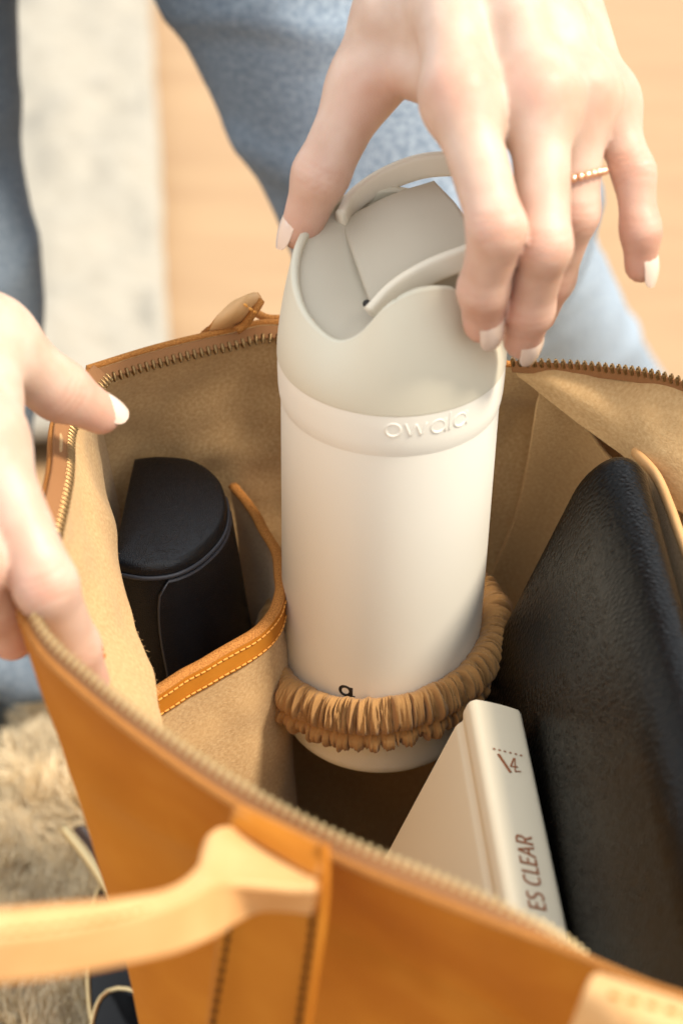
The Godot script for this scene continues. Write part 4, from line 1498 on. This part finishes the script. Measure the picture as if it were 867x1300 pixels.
func person() -> void:
	var t := thing("person", "person in blue jeans opposite, one hand lifting the bottle, one holding the bag open", "person", Vector3(0.0, -0.42, -0.45))
	var body := ArrayMesh.new()
	# hand on the bottle
	hand_palm.clear()
	hand_fingers.clear()
	hand_bounds.clear()
	hand_creases.clear()
	hand_spots.clear()
	var im := Vector3(0.019, 0.2519, 0.0061)
	var mm := Vector3(0.0433, 0.2502, 0.0024)
	var rm := Vector3(0.0568, 0.2457, -0.0092)
	var pm := Vector3(0.0667, 0.2367, -0.0224)
	var w1 := Vector3(0.0124, 0.2911, -0.0743)
	var w2 := Vector3(0.0252, 0.2929, -0.0694)
	var w3 := Vector3(0.0355, 0.2918, -0.0724)
	var w4 := Vector3(0.0443, 0.2873, -0.0814)
	var arm := Vector3(0.0422, 0.3419, -0.2225)
	hand_palm = [bone(w1, im, 0.0125, 0.0098), bone(w2, mm, 0.0125, 0.0098), bone(w3, rm, 0.012, 0.0092), bone(w4, pm, 0.0115, 0.0084),
		bone(im + Vector3(0, -0.006, -0.003), mm + Vector3(0, -0.006, -0.003), 0.009, 0.009), bone(mm + Vector3(0, -0.005, -0.003), rm + Vector3(0, -0.005, -0.003), 0.009, 0.009), bone(rm, pm, 0.008, 0.008),
		bone(Vector3(0.016, 0.2661, -0.071), Vector3(0.0219, 0.2477, -0.018), 0.012, 0.009), bone(Vector3(0.0366, 0.2654, -0.0729), Vector3(0.0498, 0.2444, -0.028), 0.012, 0.009),
		bone(Vector3(0.0117, 0.2822, -0.0703), Vector3(-0.0093, 0.2356, -0.0364), 0.015, 0.0102), bone(Vector3(0.0002, 0.2423, -0.0326), Vector3(0.0145, 0.2457, -0.0166), 0.0085, 0.0085), bone(Vector3(0.0002, 0.2564, -0.0429), Vector3(0.0219, 0.2586, -0.0259), 0.011, 0.011),
		bone((w1 + w4) * 0.5, arm, 0.021, 0.03), bone(w1 + Vector3(0.004, 0, 0), arm + Vector3(-0.02, 0, 0), 0.014, 0.024), bone(w4, arm + Vector3(0.02, 0, 0), 0.013, 0.024)]
	finger([Vector3(-0.0093, 0.2356, -0.0364), Vector3(-0.0232, 0.2104, -0.0231), Vector3(-0.03, 0.1905, -0.0222)], [0.0102, 0.0088, 0.0066])
	finger([im, Vector3(0.0294, 0.2264, 0.0419), Vector3(0.0264, 0.2027, 0.0369), Vector3(0.0272, 0.1878, 0.0317)], [0.0097, 0.0083, 0.0073, 0.0064])
	finger([mm, Vector3(0.0443, 0.2174, 0.0361), Vector3(0.0415, 0.1919, 0.0299), Vector3(0.0405, 0.1761, 0.0228)], [0.0097, 0.0078, 0.0071, 0.0062])
	finger([rm, Vector3(0.055, 0.2149, 0.0107), Vector3(0.0503, 0.1892, 0.0059), Vector3(0.0469, 0.1728, 0.0018)], [0.0092, 0.0078, 0.007, 0.006])
	finger([pm, Vector3(0.0743, 0.2233, -0.0003), Vector3(0.0765, 0.2086, 0.0104), Vector3(0.0775, 0.196, 0.0109)], [0.0082, 0.0063, 0.0059, 0.0052])
	var hb := Vector3(0, 0.75, 0.62)
	hand_palm.append(bone(w1 + hb * 0.0085, im + hb * 0.0062, 0.0028, 0.003))
	hand_palm.append(bone(w2 + hb * 0.0092, mm + hb * 0.0066, 0.0028, 0.003))
	hand_palm.append(bone(w3 + hb * 0.0088, rm + hb * 0.006, 0.0026, 0.0028))
	for k in [im, mm, rm]:
		knuckle(k + Vector3(0, 0.006, 0.006))
	knuckle(pm + Vector3(0.002, 0.005, 0.005), 0.0012)
	hand_spots.append([Vector3(-0.0054, 0.2367, -0.0224), 0.012, -0.0012, 0.25, 0.014])
	var net := nets(hand_field, Vector3(-0.07, 0.165, -0.2), Vector3(0.13, 0.44, 0.07), 0.0014)
	add_surface(body, net[0], net[1], PackedVector2Array(), skin_colors(net[0], 3), net[2])
	# hand on the bag's rim
	hand_palm = []
	hand_fingers = []
	hand_bounds = []
	hand_creases = []
	hand_spots = []
	im = Vector3(-0.1194, 0.1865, 0.0931)
	mm = Vector3(-0.1292, 0.1849, 0.1042)
	rm = Vector3(-0.1407, 0.1778, 0.1019)
	pm = Vector3(-0.1527, 0.1694, 0.0932)
	w1 = Vector3(-0.1569, 0.2184, 0.0465)
	w2 = Vector3(-0.165, 0.2197, 0.0579)
	w3 = Vector3(-0.1742, 0.216, 0.0606)
	w4 = Vector3(-0.1848, 0.2062, 0.0554)
	arm = Vector3(-0.2347, 0.2545, -0.06)
	hand_palm = [bone(w1, im, 0.0125, 0.0105), bone(w2, mm, 0.0125, 0.0102), bone(w3, rm, 0.012, 0.0095), bone(w4, pm, 0.0115, 0.0088),
		bone(im + Vector3(0, -0.006, -0.004), pm + Vector3(0, -0.006, -0.004), 0.0095, 0.0085), bone(Vector3(-0.1486, 0.2027, 0.0518), Vector3(-0.1266, 0.1827, 0.0725), 0.013, 0.011),
		bone(Vector3(-0.1579, 0.2122, 0.0449), Vector3(-0.1228, 0.1903, 0.0459), 0.016, 0.0115), bone(Vector3(-0.1228, 0.1903, 0.0459), im + Vector3(0, -0.004, -0.004), 0.0105, 0.009), bone(Vector3(-0.1392, 0.197, 0.0559), Vector3(-0.1235, 0.1892, 0.0739), 0.014, 0.011),
		bone((w1 + w4) * 0.5, arm, 0.021, 0.03), bone(w1, arm + Vector3(0.02, 0, 0), 0.014, 0.024), bone(w4, arm + Vector3(-0.02, 0, 0), 0.013, 0.024)]
	finger([Vector3(-0.1228, 0.1903, 0.0459), Vector3(-0.1038, 0.1693, 0.0414), Vector3(-0.0923, 0.1574, 0.0364)], [0.0115, 0.0092, 0.0066])
	finger([im, Vector3(-0.1, 0.1587, 0.1257), Vector3(-0.0948, 0.1316, 0.1207), Vector3(-0.0916, 0.1156, 0.1175)], [0.0105, 0.0088, 0.0078, 0.0066])
	finger([mm, Vector3(-0.12, 0.1658, 0.1255), Vector3(-0.1169, 0.1418, 0.1145), Vector3(-0.1146, 0.1249, 0.1082)], [0.0102, 0.009, 0.0076, 0.0068])
	finger([rm, Vector3(-0.1344, 0.1587, 0.1232), Vector3(-0.1304, 0.135, 0.1133), Vector3(-0.1283, 0.1198, 0.1058)], [0.0095, 0.0084, 0.0072, 0.0064])
	finger([pm, Vector3(-0.1502, 0.1511, 0.1078), Vector3(-0.1474, 0.1335, 0.102), Vector3(-0.1458, 0.1215, 0.0984)], [0.0088, 0.007, 0.0064, 0.0056])
	knuckle(im + Vector3(0, 0.006, 0.006))
	hand_spots.append([Vector3(-0.0981, 0.1673, 0.1368), 0.004, 0.0005, 0.5, 0.006])
	net = nets(hand_field, Vector3(-0.215, 0.1, -0.1), Vector3(-0.05, 0.44, 0.14), 0.0014)
	var skin2 := skin_colors(net[0], 4)
	# both hands belong to one body mesh
	var v0: PackedVector3Array = body.surface_get_arrays(0)[Mesh.ARRAY_VERTEX]
	var arr := body.surface_get_arrays(0)
	var all_v: PackedVector3Array = arr[Mesh.ARRAY_VERTEX]
	var all_n: PackedVector3Array = arr[Mesh.ARRAY_NORMAL]
	var all_c: PackedColorArray = arr[Mesh.ARRAY_COLOR]
	var all_i: PackedInt32Array = arr[Mesh.ARRAY_INDEX]
	var shift := v0.size()
	all_v.append_array(net[0])
	all_n.append_array(net[2])
	all_c.append_array(skin2)
	for i in net[1]:
		all_i.append(i + shift)
	body = add_surface(ArrayMesh.new(), all_v, all_i, PackedVector2Array(), all_c, all_n)
	var bo := part("body", body, [M.skin], t)
	# nails
	var eye := Vector3(-0.016, 0.543, 0.62)
	var to := func(p: Vector3) -> Vector3: return (eye - p).normalized()
	var rt := Vector3.RIGHT
	nail_on(Vector3(0.0272, 0.1878, 0.0317), Vector3(0.0264, 0.2027, 0.0369), 0.0064, to, 0.75, rt * 0.5, bo)
	nail_on(Vector3(0.0405, 0.1761, 0.0228), Vector3(0.0415, 0.1919, 0.0299), 0.0062, to, 0.75, rt * 0.55, bo)
	nail_on(Vector3(0.0775, 0.196, 0.0109), Vector3(0.0765, 0.2086, 0.0104), 0.0053, to, 0.45, rt * 0.8, bo)
	nail_on(Vector3(-0.03, 0.1905, -0.0222), Vector3(-0.0232, 0.2104, -0.0231), 0.0066, to, 0.15, rt * -0.95, bo)
	nail_on(Vector3(-0.0928, 0.1578, 0.0361), Vector3(-0.1038, 0.1693, 0.0414), 0.0064, to, 0.35, (rt * 0.6 + Vector3.UP) * 0.75, bo)
	# ring of little gold balls on the ring finger
	var ra := Vector3(0.0559, 0.2241, 0.0055)
	var axis := (Vector3(0.055, 0.2149, 0.0107) - rm)
	axis = (Vector3(0.055, 0.2149, 0.0107) - Vector3(0.0568, 0.2457, -0.0092)).normalized()
	axis = (axis + Vector3(0.32, -0.1, 0)).normalized()
	var x := axis.cross(Vector3.UP).normalized()
	var y := x.cross(axis).normalized()
	var pts := PackedVector3Array()
	for k in 40:
		pts.append(ra + x * cos(TAU * k / 40.0) * 0.0089 + y * sin(TAU * k / 40.0) * 0.0089)
	var ring := part("ring", tube(pts, 0.0005, 0.0005, axis, 8, true), [M.gold], t)
	var ball := SphereMesh.new()
	ball.radius = 0.0013
	ball.height = 0.0026
	ball.radial_segments = 10
	ball.rings = 6
	ball.material = M.gold
	for k in 26:
		var o := MeshInstance3D.new()
		o.name = "bead"
		o.mesh = ball
		ring.add_child(o, true)
		o.position = ra + x * cos(TAU * k / 26.0) * 0.0091 + y * sin(TAU * k / 26.0) * 0.0091
	# jeans: hips, two thighs, two shins, with folds
	var fold_noise := FastNoiseLite.new()
	fold_noise.seed = 9
	fold_noise.frequency = 9.0
	fold_noise.fractal_octaves = 3
	var hipl := Vector3(-0.0682, 0.2516, -0.3793)
	var kneel := Vector3(0.0294, 0.0574, -0.2877)
	var shinl := Vector3(0.1735, -0.2824, -0.6341)
	var hipr := Vector3(-0.2621, 0.2519, -0.4661)
	var kneer := Vector3(-0.2362, 0.0024, -0.2972)
	var shinr := Vector3(-0.2367, -0.2213, -0.2088)
	var legs := [bone(hipl, kneel, 0.085, 0.07), bone(kneel, shinl, 0.055, 0.034), bone(hipr, kneer, 0.085, 0.071), bone(kneer, shinr, 0.07, 0.066), bone(hipl, hipr, 0.09, 0.09)]
	var folds := [bone(Vector3(-0.1897, -0.1214, -0.1701), Vector3(-0.152, -0.1379, -0.1828), 0.012, 0.01), bone(Vector3(-0.1897, -0.0948, -0.1895), Vector3(-0.152, -0.1011, -0.2096), 0.006, 0.006)]
	var thigh := (kneel - hipl).normalized()
	var across := thigh.cross(Vector3.BACK).normalized()
	var front := across.cross(thigh)
	var jf := func(p: Vector3) -> float:
		var d := minf(smin(cap(p, legs[0]), cap(p, legs[1]), 0.03), smin(cap(p, legs[2]), cap(p, legs[3]), 0.03))
		d = smin(d, cap(p, legs[4]), 0.05)
		for b in folds:
			d = smin(d, cap(p, b), 0.016)
		if d < 0.02:
			# slanting folds wrapped round the thighs
			var q := p - hipl
			var turn := atan2(q.dot(across), q.dot(front))
			var ph := q.dot(thigh) * 95.0 + turn * 2.6 + 3.0 * fold_noise.get_noise_3d(p.x * 0.5, p.y * 0.5, p.z * 0.5)
			d -= 0.0042 * pow(maxf(0.0, sin(ph)), 3.0) * (0.4 + 0.8 * absf(sin(turn * 1.3 + 1.0)))
		return d + 0.0022 * fold_noise.get_noise_3d(p.x * 1.0 + p.y * 0.6, p.y * 1.6, p.z * 0.8)
	net = nets(jf, Vector3(-0.36, -0.42, -0.8), Vector3(0.32, 0.52, 0.1), 0.0085)
	var fade := FastNoiseLite.new()
	fade.seed = 19
	fade.frequency = 5.0
	fade.fractal_octaves = 2
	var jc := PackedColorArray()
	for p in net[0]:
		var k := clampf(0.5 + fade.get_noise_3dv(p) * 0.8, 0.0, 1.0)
		# faded denim on the thigh front; paler shin is sunlight painted into the tone
		var worn_sunlit := 1.0 - smoothstep(0.0, 0.05, cap(p, bone(Vector3(-0.0048, 0.1771, -0.2263), Vector3(0.0498, 0.0474, -0.2557), 0.02, 0.03)))
		worn_sunlit = maxf(worn_sunlit, 1.0 - smoothstep(0.0, 0.05, cap(p, legs[1])) * 1.7 if p.x > 0.06 else worn_sunlit)
		var tone := minf(1.0, 0.33 + 0.26 * k + 0.42 * worn_sunlit)
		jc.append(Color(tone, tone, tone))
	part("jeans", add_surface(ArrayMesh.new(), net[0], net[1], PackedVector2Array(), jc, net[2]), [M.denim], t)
